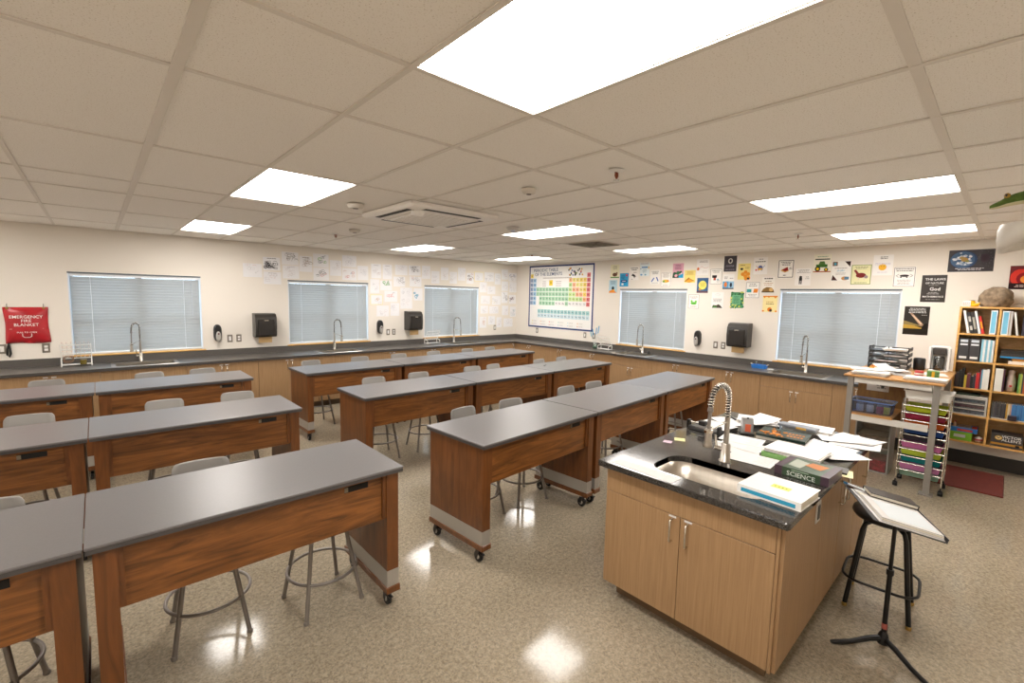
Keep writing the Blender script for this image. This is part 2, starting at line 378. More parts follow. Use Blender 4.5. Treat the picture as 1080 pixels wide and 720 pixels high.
def detector(x, y, label, r=.07, col='ded6ca', blue=False):
    t = thing('smoke_detector', label, 'detector', (x, y, HC-.003), 0, 'round ceiling detectors')
    q = MB(); q.lathe([(r*.55, -.036), (r*.8, -.032), (r*.95, -.018), (r, -.006), (r, 0)], 20); q.build('housing', mat('detector_'+col, col, .5), t)
    q = MB(); q.lathe([(r*.3, -.041), (r*.35, -.036)], 14); q.build('sensor_cap', mat('detector_cap'+('b' if blue else ''), '9db4dd' if blue else '7b7166', .4), t)
detector(1.765, 4.04, 'flat white round detector left of the air conditioner', .075)
detector(2.44, 5.62, 'domed smoke detector beyond the air conditioner near small sprinkler')
detector(2.416, 2.483, 'small round detector between air conditioner and large near light', .055)
detector(3.60, 3.95, 'round detector with bluish lens at edge of middle light panel', .075, 'cfcac6', True)
def sprinkler(x, y, label):
    t = thing('fire_sprinkler', label, 'sprinkler', (x, y, HC-.003), 0, 'ceiling sprinklers')
    q = MB(); q.lathe([(.015, -.012), (.045, -.006), (.047, 0)], 16); q.build('escutcheon', M_WHITE, t)
    q = MB(); q.tube([(0, 0, -.008), (0, 0, -.05)], .007, 8); q.tube([(-.014, 0, -.012), (-.016, 0, -.035), (0, 0, -.055), (.016, 0, -.035), (.014, 0, -.012)], .003, 6); q.build('frame', mat('brass_red', '8c4a33', .35, .6), t)
    q = MB(); q.lathe([(.018, -.062), (.018, -.058)], 10); q.build('deflector', M_CHROME, t)
sprinkler(2.438, 1.726, 'brass fire sprinkler on the ceiling nearest the viewer')
sprinkler(6.024, 1.719, 'small fire sprinkler on the ceiling above the right-hand posters')
sprinkler(2.421, 6.185, 'tiny fire sprinkler beyond the domed smoke detector')
sprinkler(6.018, 6.065, 'tiny fire sprinkler at far light panel near the periodic table')
t = thing('ceiling_vent', 'square dark louvred air vent between the far light panels', 'vent', (5.44, 4.20, HC-.012))
q = MB(); q.box(-.29, -.29, .004, .29, .29, .012); q.build('frame', mat('vent_frame', 'cfc5b7', .5), t)
for k in range(4):
    r0 = .26-k*.065
    q = MB()
    for a in range(4): q.box(-r0, -r0, -.004, r0, -r0+.04, .004, 0, Matrix.Rotation(a*PI/2, 4, 'Z'))
    q.build('louvre_ring', mat('vent_dark', '766b59', .6), t, (0, 0, -.001*k))
# ------------------------------------------------------------------ windows and blinds
def window(n, width, place, label):
    (loc, rz) = place
    t = bpy.data.objects.new('window_%d' % n, None); COL.objects.link(t); t.location = loc; t.rotation_euler = (0, 0, rz); t['kind'] = 'structure'; t['label'] = label
    h = width/2; fm = mat('window_frame_metal', 'd4dbe2', .4); q = MB()
    y0, y1 = .10, .15
    q.box(-h, y0, WZ0, -h+.05, y1, WZ1); q.box(h-.05, y0, WZ0, h, y1, WZ1); q.box(-h+.05, y0, WZ0, h-.05, y1, WZ0+.05); q.box(-h+.05, y0, WZ1-.05, h-.05, y1, WZ1)
    q.build('window_frame', fm, t)
    zm = WZ0+.46; bm_ = mat('mullion_dark', '6d675f', .5)
    q = MB(); q.box(-.035, y0+.005, WZ0+.05, .035, y1-.005, WZ1-.05); q.build('mullion', bm_, t)
    for s in (-1, 1):
        a, b = sorted((s*.035, s*(h-.05)))
        q = MB(); q.box(a, y0+.005, zm-.03, b, y1-.005, zm+.03); q.build('meeting_rail', bm_, t)
        for z0, z1 in ((WZ0+.05, zm-.03), (zm+.03, WZ1-.05)):
            q = MB(); q.box(a, .122, z0, b, .128, z1); q.build('pane', MATS['window_glass'], t)
    q = MB()
    q.box(-h, .002, WZ1-.012, h, .10, WZ1-.0005); q.box(-h+.0005, .002, WZ0+.02, -h+.012, .10, WZ1-.012); q.box(h-.012, .002, WZ0+.02, h-.0005, .10, WZ1-.012)
    q.build('reveal_liner', mat('reveal_white', 'e3e6ea', .5), t)
    q = MB(); q.box(-h, -.004, WZ1-.014, h, .001, WZ1+.004); q.build('head_shadow_strip', mat('head_shadow_dark', '59636d', .5), t)  # dark-coloured strip added to stand for the shadow gap at the head
    q = MB(); q.rbox(-h-.03, -.030, WZ0-.001, h+.03, -.001, WZ0+.017, .004, 1); q.box(-h+.001, -.002, WZ0+.0005, h-.001, .099, WZ0+.017); q.build('sill', [M_HONEY], t)
    return t
def blind(width, place, label):
    (loc, rz) = place; h = width/2-.02
    t = thing('window_blind', label, 'blind', (loc[0], loc[1], 0), rz, 'closed horizontal blinds')
    q = MB(); q.rbox(-h, .012, WZ1-.05, h, .055, WZ1-.014, .004, 1); q.build('headrail', mat('headrail_white', 'e9eaec', .4), t)
    s = MB(); wd = .047; th = .0008; n = 4; rg = []
    for x in (-h+.004, h-.004):
        top = []; bot = []
        for i in range(n+1):
            u = i/n-.5; cyy = .004*(1-4*u*u)
            top.append((x, u*wd, cyy+th)); bot.append((x, u*wd, cyy-th))
        rg.append(top+bot[::-1])
    s.rings(rg, 0, Matrix.Rotation(math.radians(60), 4, 'X'), False); me = s.mesh('slat', MATS['blind_slat'])
    zt, zb = WZ1-.075, WZ0+.075; k = 26
    for i in range(k): inst('slat', me, t, (0, .034, zt-(zt-zb)*i/(k-1)))
    q = MB(); q.rbox(-h, .018, WZ0+.028, h, .05, WZ0+.048, .004, 1); q.build('bottom_rail', mat('headrail_white', 'e9eaec', .4), t)
    for sx in (-h*.72, h*.72):
        q = MB(); q.tube([(sx, .008, WZ1-.05), (sx, .008, WZ0+.04)], .0035, 5); q.build('ladder_cord', mat('cord_white', 'eef0f2', .6), t)
    q = MB(); q.tube([(h*.86, .004, WZ1-.05), (h*.86, .002, WZ1-.60)], .004, 6); q.build('tilt_wand', mat('wand_clear', 'c9ccd0', .3), t)
NM = ['left-hand window beside the red fire blanket pouch', 'middle window of the drawings wall between two paper towel dispensers', 'far window of the drawings wall nearest the room corner', 'window just right of the periodic table', 'window behind the tall work table']
k = 0
for a, b in WIN_A:
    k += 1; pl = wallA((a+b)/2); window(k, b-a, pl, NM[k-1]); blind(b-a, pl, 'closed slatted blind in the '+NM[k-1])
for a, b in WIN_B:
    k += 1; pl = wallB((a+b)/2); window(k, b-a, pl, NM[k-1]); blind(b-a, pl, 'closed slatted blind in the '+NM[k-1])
# ================================================================== COUNTERS AND CABINETS
CT = .914; CZ0 = .876
def pull(parent, x, z, y):           # vertical D pull, front towards -y
    q = MB(); q.tube([(x, y, z-.064), (x, y-.022, z-.066), (x, y-.030, z-.058), (x, y-.030, z+.058), (x, y-.022, z+.066), (x, y, z+.064)], .0055, 6)
    return q.build('handle', M_CHROME, parent)
def cabinet(w, d, label, sink=False, loc=(0, 0, 0), rz=0, single=False, tags=True, h=CZ0, group='oak base cabinets'):
    """origin at floor, middle of the front face; front faces local -y, body goes to +y"""
    t = thing('base_cabinet', label, 'cabinet', loc, rz, group)
    g = .0015; q = MB(); e = w/2-.001
    q.box(-e, .02, .10, -e+.018, d, h); q.box(e-.018, .02, .10, e, d, h); q.box(-e+.018, .02, .10, e-.018, d, .118); q.box(-e+.018, d-.012, .118, e-.018, d, h)
    q.box(-e+.018, .02, h-.05, e-.018, .04, h); q.build('carcass', M_OAKV, t)
    q = MB(); q.box(-e, .075, 0, e, .09, .10); q.build('toe_kick', M_KICK, t)
    zt = h-.004
    if sink:
        q = MB(); q.rbox(-e+g, 0, h-.165, e-g, .019, zt, .0015, 1); q.build('false_drawer_front', M_OAKV, t); zt = h-.169
    doors = [(-e+g, e-g, 1)] if single else [(-e+g, -g, 1), (g, e-g, -1)]
    for a, b, s in doors:
        q = MB(); q.rbox(a, 0, .105, b, .019, zt, .0015, 1); dd = q.build('door', M_OAKV, t)
        hx = (b-.035) if s == 1 else (a+.035)
        pull(dd, hx, zt-.11, 0)
        if tags:
            q = MB(); q.box(hx-.022, -.001, zt-.034, hx+.022, 0, zt-.020); q.build('name_tag', M_PAPER, dd)
    return t
A_B = [-.005+.915*k for k in range(-3, 8)]
A_SINK = {0: 0, 3: 1, 6: 2}
names_a = {-3: 'base cabinet at the far left end, mostly out of view', -2: 'base cabinet left of the fire blanket, at picture edge', -1: 'oak base cabinet under the red fire blanket pouch', 0: 'oak sink cabinet below the left-hand window', 1: 'oak base cabinet under the soap dispenser and first towel dispenser', 2: 'oak base cabinet right of first towel dispenser, before middle window',
           3: 'oak sink cabinet below the middle window', 4: 'oak base cabinet under the second soap dispenser', 5: 'oak base cabinet under the test tube rack by far window', 6: 'oak sink cabinet below the far window of the drawings wall'}
for i in range(len(A_B)-1):
    k = i-3; cabinet(.915, .60, names_a[k], k in A_SINK, ((A_B[i]+A_B[i+1])/2, YA-.62, 0), 0)
cabinet(XB-.622-A_B[-1], .60, 'oak corner base cabinet on the drawings wall side', False, ((XB-.622+A_B[-1])/2, YA-.62, 0), 0, True)
B_B = [7.838, 6.84, 5.97, 5.11, 4.21, 3.315, 2.42, 1.515, 1.215]
names_b = ['oak base cabinet in the corner under the periodic table', 'oak base cabinet under the middle of the periodic table', 'oak base cabinet below the brush jar right of the periodic table', 'oak sink cabinet below the window beside the periodic table', 'oak base cabinet under the right-hand soap dispenser', 'oak base cabinet under the right-hand towel dispenser', 'oak sink cabinet below the window behind the work table', 'narrow oak cabinet at the counter end beside the work table']
for i in range(len(B_B)-1):
    a, b = B_B[i], B_B[i+1]
    cabinet(a-b, .60, names_b[i], i in (3, 6), (XB-.62, (a+b)/2, 0), -PI/2, i == 7)
# worktop: one continuous dark top with sink cut-outs and backsplash
SINKS_A = [.475, 3.19, 5.93]; SINKS_B = [4.74, 1.985]
SW, SD = .70, .46                                # cut-out
m = MB(); yf, yb = YA-.65, YA-.001; sy0, sy1 = YA-.575, YA-.575+SD
c = -2.75
def strip(a, b): m.box(a, yf, CZ0, b, yb, CT, 0, None, 1)
for s in SINKS_A:
    strip(c, s-SW/2); m.box(s-SW/2, yf, CZ0, s+SW/2, sy0, CT, 0, None, 1); m.box(s-SW/2, sy1, CZ0, s+SW/2, yb, CT); c = s+SW/2
strip(c, XB-.001)
xf, xb = XB-.65, XB-.001; sx0, sx1 = XB-.575, XB-.575+SD; c = yf
for s in SINKS_B:
    m.box(xf, s+SW/2, CZ0, xb, c, CT, 0, None, 1); m.box(xf, s-SW/2, CZ0, sx0, s+SW/2, CT, 0, None, 1); m.box(sx1, s-SW/2, CZ0, xb, s+SW/2, CT); c = s-SW/2
m.box(xf, 1.20, CZ0, xb, c, CT, 0, None, 1)
top = thing('worktop', 'continuous dark grey counter top running around both window walls', 'countertop', (0, 0, 0))
m.build('slab', [M_CTR, mat('counter_edge', '474340', .35)], top)
q = MB(); q.box(-2.75, YA-.02, CT, XB-.02, YA-.001, 1.0155); q.build('backsplash', M_CTR, top)
q = MB(); q.box(XB-.02, 1.20, CT, XB-.001, YA-.001, 1.0155); q.build('backsplash', M_CTR, top)
# ------------------------------------------------------------------ sinks
def rrect(w, d, r, z, n=4, cx=0, cy=0):
    out = []
    for k, (sx, sy) in enumerate(((1, 1), (-1, 1), (-1, -1), (1, -1))):
        for i in range(n+1):
            a = PI/2*k+PI/2*i/n; out.append((cx+sx*(w/2-r)+r*math.cos(a), cy+sy*(d/2-r)+r*math.sin(a), z))
    return out
def steel_sink(label, loc, rz):
    t = thing('counter_sink', label, 'sink', loc, rz, 'stainless drop-in sinks')
    q = MB(); a = rrect(SW+.03, SD+.03, .03, .003); b = rrect(SW-.06, SD-.10, .05, .004); b = [(x, y-.03, z) for x, y, z in b]
    q.rings([rrect(SW+.034, SD+.034, .032, .0005), a, b], 0, None, False, False, False); q.build('rim', M_STEEL, t)
    q = MB(); b2 = [(x*.97, y*.97, -.16) for x, y, z in b]; q.rings([b, b2], 0, None, True, False, False); q.add([(x, y, -.16) for x, y, z in b2], [tuple(range(len(b2)))]); q.build('basin', M_STEEL, t)
    q = MB(); q.lathe([(.045, .002), (.04, .004), (.02, .003), (.001, .002)], 16, c=(0, -.03, -.16)); q.build('drain', M_CHROME, t)
for s, lb in zip(SINKS_A, ['stainless sink below the left-hand window', 'stainless sink below the middle window of the drawings wall', 'stainless sink below the far window of the drawings wall']): steel_sink(lb, (s, (sy0+sy1)/2, CT), 0)
for s, lb in zip(SINKS_B, ['stainless sink below the window beside the periodic table', 'stainless sink below the window behind the work table']): steel_sink(lb, ((sx0+sx1)/2, s, CT), -PI/2)
# ------------------------------------------------------------------ spring faucets
def faucet(label, loc, rz, H=.52, R=.085, coils=40, thick=1.0, post=.30, zh=.36):
    """spout towards local -y"""
    t = thing('spring_faucet', label, 'faucet', loc, rz, 'pull-down spring faucets')
    k = thick
    q = MB(); q.lathe([(.030*k, 0), (.030*k, .006), (.024*k, .010), (.022*k, .11), (.018*k, .118)], 16); q.tube([(0, 0, .11), (0, 0, post)], .0125*k, 12); q.build('post', M_STEEL, t)
    path = []; zt = H-R
    for i in range(6): path.append((0, 0, post+(zt-post)*i/5))
    for i in range(1, 13): a = PI*i/12; path.append((0, -R+R*math.cos(a), zt+R*math.sin(a)))
    for i in range(1, 4): path.append((0, -2*R-.002*i, zt-.03*i/3))
    q = MB(); q.tube(path, .008*k, 8); hs = q.build('hose', mat('hose_dark', '4b4846', .4, .4), t)
    cum = [0]
    for a, b in zip(path[:-1], path[1:]): cum.append(cum[-1]+(Vector(b)-Vector(a)).length)
    hel = []; N = coils*8
    for i in range(N+1):
        s = cum[-1]*i/N; j = max(x for x in range(len(cum)-1) if cum[x] <= s+1e-9); f = (s-cum[j])/(cum[j+1]-cum[j])
        p = Vector(path[j]).lerp(Vector(path[j+1]), f); tg = (Vector(path[j+1])-Vector(path[j])).normalized(); n1 = Vector((1, 0, 0)); n2 = tg.cross(n1)
        a = 2*PI*i/8; hel.append(p+(n1*math.cos(a)+n2*math.sin(a))*.0135*k)
    q = MB(); q.tube(hel, .0028*k, 5); q.build('spring', M_CHROME, t)
    ex, ey, ez = path[-1]
    q = MB(); q.lathe([(.011*k, 0), (.014*k, -.02), (.014*k, -.03), (.0085*k, -.034)], 12, c=(ex, ey, ez)); q.tube([(ex, ey, ez-.03), (ex, ey-.008, zh-.095)], .0085*k, 8)
    q.build('hose_tail', M_GREYPAINT, t)
    q = MB(); q.lathe([(.012*k, 0), (.017*k, -.02), (.018*k, -.08), (.022*k, -.10), (.024*k, -.115), (.018*k, -.118)], 14, c=(ex, ey-.008, zh-.09)); q.build('spray_head', M_STEEL, t)
    q = MB(); q.tube([(0, 0, zh-.075), (0, ey*.6, zh-.085), (0, ey+.01, zh-.105)], .006*k, 8); q.lathe([(.021*k, -.008), (.021*k, .008)], 14, c=(0, ey-.006, zh-.108)); q.build('holder_arm', M_CHROME, t)
    q = MB(); q.tube([(0, -.01, .075), (-.05*k, -.012, .075)], .013*k, 10); q.tube([(-.045*k, -.012, .075), (-.05*k, -.02, .16)], .006*k, 8); q.build('lever', M_CHROME, t)
for s, rz, lb in ((.44, .9-PI/2, 'spring faucet at the left-hand window sink'), (3.22, .5, 'spring faucet at the middle window sink'), (5.90, .6, 'spring faucet at the far window sink')):
    faucet(lb, (s, YA-.095, CT+.003), rz, .55, .075, 30, .95, .30)
for s, lb in ((4.74, 'spring faucet at the sink beside the periodic table'), (1.98, 'spring faucet at the sink behind the work table')):
    faucet(lb, (XB-.095, s, CT+.003), -PI/2-.15, .55, .075, 30, .95, .30)

# ================================================================== TEACHER ISLAND
IX0, IX1, IY0, IY1 = 2.38, 4.32, .65, 1.66
isl = thing('island_cabinet', 'oak teacher island cabinet with two front doors under black granite', 'cabinet', (IX0, (IY0+IY1)/2, 0))
W = IY1-IY0; Lx = IX1-IX0; hw = W/2
# local frame here: x into the island, y across
q = MB(); q.box(.02, -hw, .10, Lx, -hw+.02, CZ0); q.box(.02, hw-.02, .10, Lx, hw, CZ0); q.box(Lx-.02, -hw+.02, .10, Lx, hw-.02, CZ0); q.box(.02, -hw+.02, .10, Lx-.02, hw-.02, .12); q.box(.9, -hw+.02, .12, .92, hw-.02, CZ0)
q.build('carcass', M_OAKV, isl)
q = MB(); q.box(.09, -hw+.05, 0, Lx-.06, hw-.05, .10); q.build('toe_kick', mat('island_kick', '6b5238', .6), isl)
q = MB(); q.rbox(0, -hw+.017, .722, .019, hw-.002, CZ0-.003, .0015, 1); q.build('false_drawer_front', M_OAKV, isl)
q = MB(); q.box(0, -hw, .10, .02, -hw+.015, CZ0); q.build('corner_post', M_OAKV, isl)
for a, b, s in ((-hw+.017, -.0015, -1), (.0015, hw-.002, 1)):
    q = MB(); q.rbox(0, a, .105, .019, b, .718, .0015, 1); dd = q.build('door', M_OAKV, isl)
    hy = b-.045 if s == -1 else a+.045
    q = MB(); q.tube([(0, hy, .565), (-.022, hy, .563), (-.03, hy, .571), (-.03, hy, .689), (-.022, hy, .697), (0, hy, .695)], .006, 8); q.build('handle', M_CHROME, dd)
    q = MB(); q.box(-.0015, hy-.022, .704, 0, hy+.022, .715); q.build('name_tag', M_PAPER, dd)
for a, b, hx in ((.66, 1.11, 1.06), (1.113, 1.56, 1.16), (1.563, Lx, 1.74)):
    q = MB(); q.rbox(a, -hw-.018, .105, b-.003, -hw, CZ0-.004, .0015, 1); dd = q.build('side_door', M_OAKV, isl)
    q = MB(); y = -hw-.018; q.tube([(hx, y, .68), (hx, y-.024, .678), (hx, y-.03, .686), (hx, y-.03, .814), (hx, y-.024, .822), (hx, y, .82)], .006, 8); q.build('handle', M_CHROME, dd)
q = MB(); q.box(.012, -hw-.018, .105, .657, -hw, CZ0-.004); sp = q.build('side_panel', M_OAKV, isl)
q = MB(); q.rbox(.52, -hw-.024, .715, .60, -hw-.018, .835, .002, 1); op = q.build('outlet_plate', mat('outlet_steel', 'd9d6d0', .3, .3), sp)
q = MB(); q.box(.54, -hw-.027, .735, .58, -hw-.024, .815); q.build('outlet_sockets', M_BLACK, op)
# granite top with rounded sink opening
gx0, gx1, gy0, gy1 = 2.33, 4.37, .605, 1.705
scx, scy, sl, sw2, sr = 2.66, 1.105, .37, .66, .11       # sink centre; extent in x, y
m = MB(); a0, a1, b0, b1 = scx-sl/2, scx+sl/2, scy-sw2/2, scy+sw2/2
def gbox(x0, y0, x1, y1):
    m.box(x0, y0, CZ0, x1, y1, CT)
gbox(gx0+.006, gy0+.006, a0, gy1-.006); gbox(a1, gy0+.006, gx1-.006, gy1-.006); gbox(a0, gy0+.006, a1, b0); gbox(a0, b1, a1, gy1-.006)
hole = rrect(sl, sw2, sr, CT, 6, scx, scy)
cor = [(a1, b1), (a0, b1), (a0, b0), (a1, b0)]
for k in range(4):
    arc = hole[k*7:(k+1)*7]
    for i in range(6): m.add([(*cor[k], CT), arc[i], arc[i+1]], [(0, 2, 1)]); m.add([(*cor[k], CZ0), (*arc[i][:2], CZ0), (*arc[i+1][:2], CZ0)], [(0, 1, 2)])
m.rings([hole, [(x, y, CZ0) for x, y, z in hole]], 0, None, True, False, False)
# eased outer edge
o1 = rrect(gx1-gx0-.012, gy1-gy0-.012, .012, CT, 3, (gx0+gx1)/2, (gy0+gy1)/2); o2 = rrect(gx1-gx0, gy1-gy0, .02, CT-.006, 3, (gx0+gx1)/2, (gy0+gy1)/2)
m.rings([o1, o2, [(x, y, CZ0+.004) for x, y, z in o2], [(x, y, CZ0) for x, y, z in o1]], 0, None, False, False, False)
m.rings([o1, [(x, y, CZ0) for x, y, z in o1]], 0, None, False, False, False)
go = m.build('granite_top', MATS['granite']); tag(go, 'polished black speckled granite top of the teacher island', 'countertop')
t = thing('island_sink', 'rounded stainless undermount sink in the granite island top', 'sink', (scx, scy, CZ0))
q = MB(); r0 = rrect(sl+.02, sw2+.02, sr+.01, -.001, 6); r1 = rrect(sl-.004, sw2-.004, sr, -.001, 6); r2 = rrect(sl-.02, sw2-.02, sr-.01, -.12, 6); r3 = rrect(sl-.06, sw2-.06, sr-.02, -.165, 6)
q.rings([r0, r1, r2, r3], 0, None, True, False, False); q.add(r3, [tuple(range(len(r3)))]); q.build('basin', mat('sink_steel', 'd6cec2', .34, 1.0, var=.10, vscale=4, stretch=(1, 6, .3)), t)
q = MB(); q.lathe([(.05, .001), (.045, .004), (.02, .002), (.001, .001)], 18, c=(0, 0, -.165)); q.build('drain', M_CHROME, t)
faucet('tall coiled spring faucet standing behind the island sink', (2.955, 1.16, CT), -PI/2-.15, .505, .095, 26, 1.25, .29, .335)
# ================================================================== LAB TABLES
TW, TD, TZ = 1.41, .68, .91
def make_table():
    t = thing('lab_table', 'x', 'table')
    hx, hy = TW/2, TD/2
    q = MB(); q.rbox(-hx, -hy, TZ-.013, hx, hy, TZ, .003, 1, 0); q.build('table_top', M_LAM, t)
    q = MB(); q.box(-hx+.003, -hy+.003, TZ-.032, hx-.003, hy-.003, TZ-.013); q.build('top_edge', M_LAMEDGE, t)
    px = hx-.022
    for s in (-1, 1):
        a, b = sorted((s*px, s*(px-.075)))
        q = MB(); q.box(a, -hy+.028, .262, b, hy-.028, TZ-.032); sp = q.build('side_panel', M_WOODV, t)
        q = MB(); q.box(a-.001, -hy+.027, .158, b+.001, hy-.027, .262); q.build('metal_band', M_ALU, t)
        q = MB(); q.rbox(a-.008, -hy+.018, .115, b+.008, hy-.018, .158, .004, 1); q.build('bottom_rail', M_WOODV, t)
        cx = (a+b)/2
        for sy in (-1, 1):
            cy = sy*(hy-.085)
            q = MB(); q.box(cx-.028, cy-.032, .108, cx+.028, cy+.032, .115); q.lathe([(.02, .095), (.024, .108)], 12, c=(cx, cy, 0))
            for k in (-1, 1): q.prism([(cy-.006, .098), (cy+.03, .098), (cy+.035, .045), (cy+.016, .03)], -.002, .002, 0, Matrix.Translation((cx+k*.02, 0, 0)) @ Matrix(((0, 0, 1, 0), (1, 0, 0, 0), (0, 1, 0, 0), (0, 0, 0, 1))))
            q.box(cx-.012, cy-.035, .062, cx+.012, cy+.0, .07)
            cs = q.build('castor', M_BLACK, t)
            q = MB(); q.lathe([(.001, -.013), (.030, -.013), (.041, -.010), (.042, 0), (.041, .010), (.030, .013), (.001, .013)], 16, 0, Tm((cx, cy+.018, .042), 0, PI/2)); q.build('wheel', M_RUBBER, cs)
            q = MB(); q.lathe([(.001, -.0155), (.02, -.0145), (.02, .0145), (.001, .0155)], 12, 0, Tm((cx, cy+.018, .042), 0, PI/2)); q.build('wheel_hub', M_ALU, cs)
    ax = px-.075
    q = MB(); q.box(-ax, -hy+.055, .587, ax, -hy+.075, TZ-.032); ap = q.build('front_panel', M_WOODH, t)
    for s in (-1, 1):
        q = MB(); a, b = sorted((s*ax, s*(ax-.022))); q.box(a, -hy+.038, .60, b, -hy+.055, TZ-.03); cl = q.build('cleat', M_WOODV, t)
    q = MB(); q.box(ax-.245, -hy+.0535, .815, ax-.105, -hy+.056, .850); fp = q.build('finger_pull', mat('slot_black', '15110d', .7), ap)
    q = MB(); q.box(ax-.245, -hy+.051, .819, ax-.225, -hy+.0535, .846); q.build('latch', mat('brass_latch', '8a7f6c', .35, .6), fp)
    return t
proto = make_table(); first = [True]
def table(x, y, a, label):
    o = proto if first[0] else copy_tree(proto); first[0] = False
    o.location = (x, y, 0); o.rotation_euler = (0, 0, math.radians(a)); o['label'] = label; o['group'] = 'rolling lab tables in rows'
# left block: right edge of the tops at x = 1.325
for r, (yc, rn) in enumerate(((2.73, 'front left row'), (4.555, 'middle left row'), (6.41, 'rear left row'))):
    dx = (0, 0, .035)[r]
    table(1.325+dx-TW/2, yc, 0, 'rolling lab table with grey top, aisle end of the %s' % rn)
    table(1.325+dx-TW-.004-TW/2, yc+(0, .0, 0)[r], 0, 'rolling lab table with grey top at picture edge, %s' % rn)
RB = [('front right row', 1.935, 2.375, 3.4), ('middle right row', 1.92, 4.235, .9), ('rear right row', 1.94, 6.0, 1.2)]
for rn, x0, y0, ang in RB:
    for k, nm in enumerate(('aisle end', 'middle', 'far end')):
        c = Matrix.Rotation(math.radians(ang), 2) @ Vector(((TW+.011)*k+TW/2, TD/2))
        table(x0+c.x, y0+c.y, ang, 'grey-topped rolling lab table with wood panels, %s of the %s' % (nm, rn))
# ================================================================== STOOLS
def make_stool(back):
    t = thing('lab_stool', 'x', 'stool'); sh = .625
    q = MB()
    n = 24; 
    def ring(r, z, sq=.12): return [(r*math.cos(2*PI*i/n)*(1+sq*math.sin(4*PI*i/n)**2), r*math.sin(2*PI*i/n)*(1+sq*math.sin(4*PI*i/n)**2), z) for i in range(n)]
    q.rings([ring(.06, sh-.012), ring(.165, sh-.010), ring(.178, sh+.002), ring(.172, sh+.014), ring(.13, sh+.008), ring(.05, sh+.003)], 0, None, True)
    q.build('seat', M_STOOLPL, t)
    if back:
        q = MB(); front = []; N = 14; rows = []
        bw, z0, z1 = .150, .625, .935
        def pt(u, v, off):                       # u -1..1, v 0..1
            tap = 1-.05*v
            lim = 1.0
            if v > .86: lim = 1-.14*((v-.86)/.14)**3
            x = u*bw*tap*lim; y = .165+.045*v-.014*abs(u)**2*1.0
            return (x, y+off, z0+(z1-z0)*v-(.004*abs(u)**6 if v > .86 else 0))
        V = [0, .15, .3, .45, .6, .75, .86, .92, .97, 1]
        vs = []; fs = []; nu = 9
        for off in (0, .012):
            for v in V:
                for i in range(nu): vs.append(pt(-1+2*i/(nu-1), v, off))
        nv = len(V); K = nu*nv
        for j in range(nv-1):
            for i in range(nu-1):
                a = j*nu+i; fs.append((a, a+1, a+nu+1, a+nu)); fs.append((K+a+nu, K+a+nu+1, K+a+1, K+a))
        for j in range(nv-1): a = j*nu; fs.append((a, a+nu, K+a+nu, K+a)); b = j*nu+nu-1; fs.append((b+nu, b, K+b, K+b+nu))
        for i in range(nu-1): a = i; fs.append((a+1, a, K+a, K+a+1)); b = (nv-1)*nu+i; fs.append((b, b+1, K+b+1, K+b))
        q.add(vs, fs, 0, None, True); q.build('backrest', M_STOOLPL, t)
    for i in range(4):
        a = PI/4+PI/2*i; ca, sa = math.cos(a), math.sin(a)
        q = MB(); q.tube([(.12*ca, .12*sa, sh-.012), (.245*ca, .245*sa, .012)], .0125, 8); lg = q.build('leg', M_GREYPAINT, t)
        q = MB(); q.lathe([(.015, 0), (.016, .012), (.013, .02)], 10, c=(.246*ca, .246*sa, 0)); q.build('foot_cap', M_GREYPAINT, lg)
    q = MB(); R = .203; q.tube([(R*math.cos(2*PI*i/36), R*math.sin(2*PI*i/36), .215) for i in range(36)], .0095, 7, closed=True); q.build('foot_ring', M_GREYPAINT, t)
    q = MB(); R = .115; q.tube([(R*math.cos(2*PI*i/20), R*math.sin(2*PI*i/20), sh-.025) for i in range(20)], .009, 6, closed=True); q.build('under_seat_ring', M_GREYPAINT, t)
    return t
sp_back, sp_flat = make_stool(True), make_stool(False); used = {True: False, False: False}
def stool(x, y, a, back, label):
    src = sp_back if back else sp_flat
    o = copy_tree(src) if used[back] else src; used[back] = True
    o.location = (x, y, 0); o.rotation_euler = (0, 0, math.radians(a)); o['label'] = label; o['group'] = 'grey lab stools'
rng = random.Random(4)
ST = []
def bx(xs, yback, rn, tops):
    for x, tp in zip(xs, tops): ST.append((x, yback-.20, rng.uniform(-9, 9), True, 'grey backrest stool, %s' % tp))
stool(.98, 2.81, 4, False, 'backless grey stool pushed right under the nearest table, aisle end')
bx([.40], 3.17, '', ['behind the aisle-end table of the front left row'])
bx([-.47], 3.17, '', ['behind the edge-of-picture table of the front left row'])
bx([.415, .985, -.46], 5.17, '', ['left one behind the aisle-end table of the middle left row', 'right one behind the aisle-end table of the middle left row', 'behind the edge-of-picture table of the middle left row'])
bx([-.445, .465, 1.0], 7.02, '', ['behind the edge-of-picture table of the rear left row', 'left one behind the aisle-end table of the rear left row', 'right one behind the aisle-end table of the rear left row'])
bx([2.43, 2.98], 3.27, '', ['left one behind the aisle-end table of the front right row', 'right one behind the aisle-end table of the front right row'])
bx([3.94, 4.44], 3.36, '', ['left one behind the middle table of the front right row', 'right one behind the middle table of the front right row'])
stool(5.20, 3.02, 0, False, 'backless grey stool under the far-end table of the front right row, left one')
stool(5.80, 3.06, 8, False, 'backless grey stool under the far-end table of the front right row, right one')
nm = [(n, s) for n in ('aisle-end', 'middle', 'far-end') for s in ('left one', 'right one')]
bx([2.44, 3.06, 3.95, 4.39, 5.37, 5.92], 5.17, '', ['%s behind the %s table of the middle right row' % (s, n) for n, s in nm])
bx([2.36, 3.09, 3.79, 4.51, 5.28, 5.85], 7.02, '', ['%s behind the %s table of the rear right row' % (s, n) for n, s in nm])
for a in ST: stool(*a)
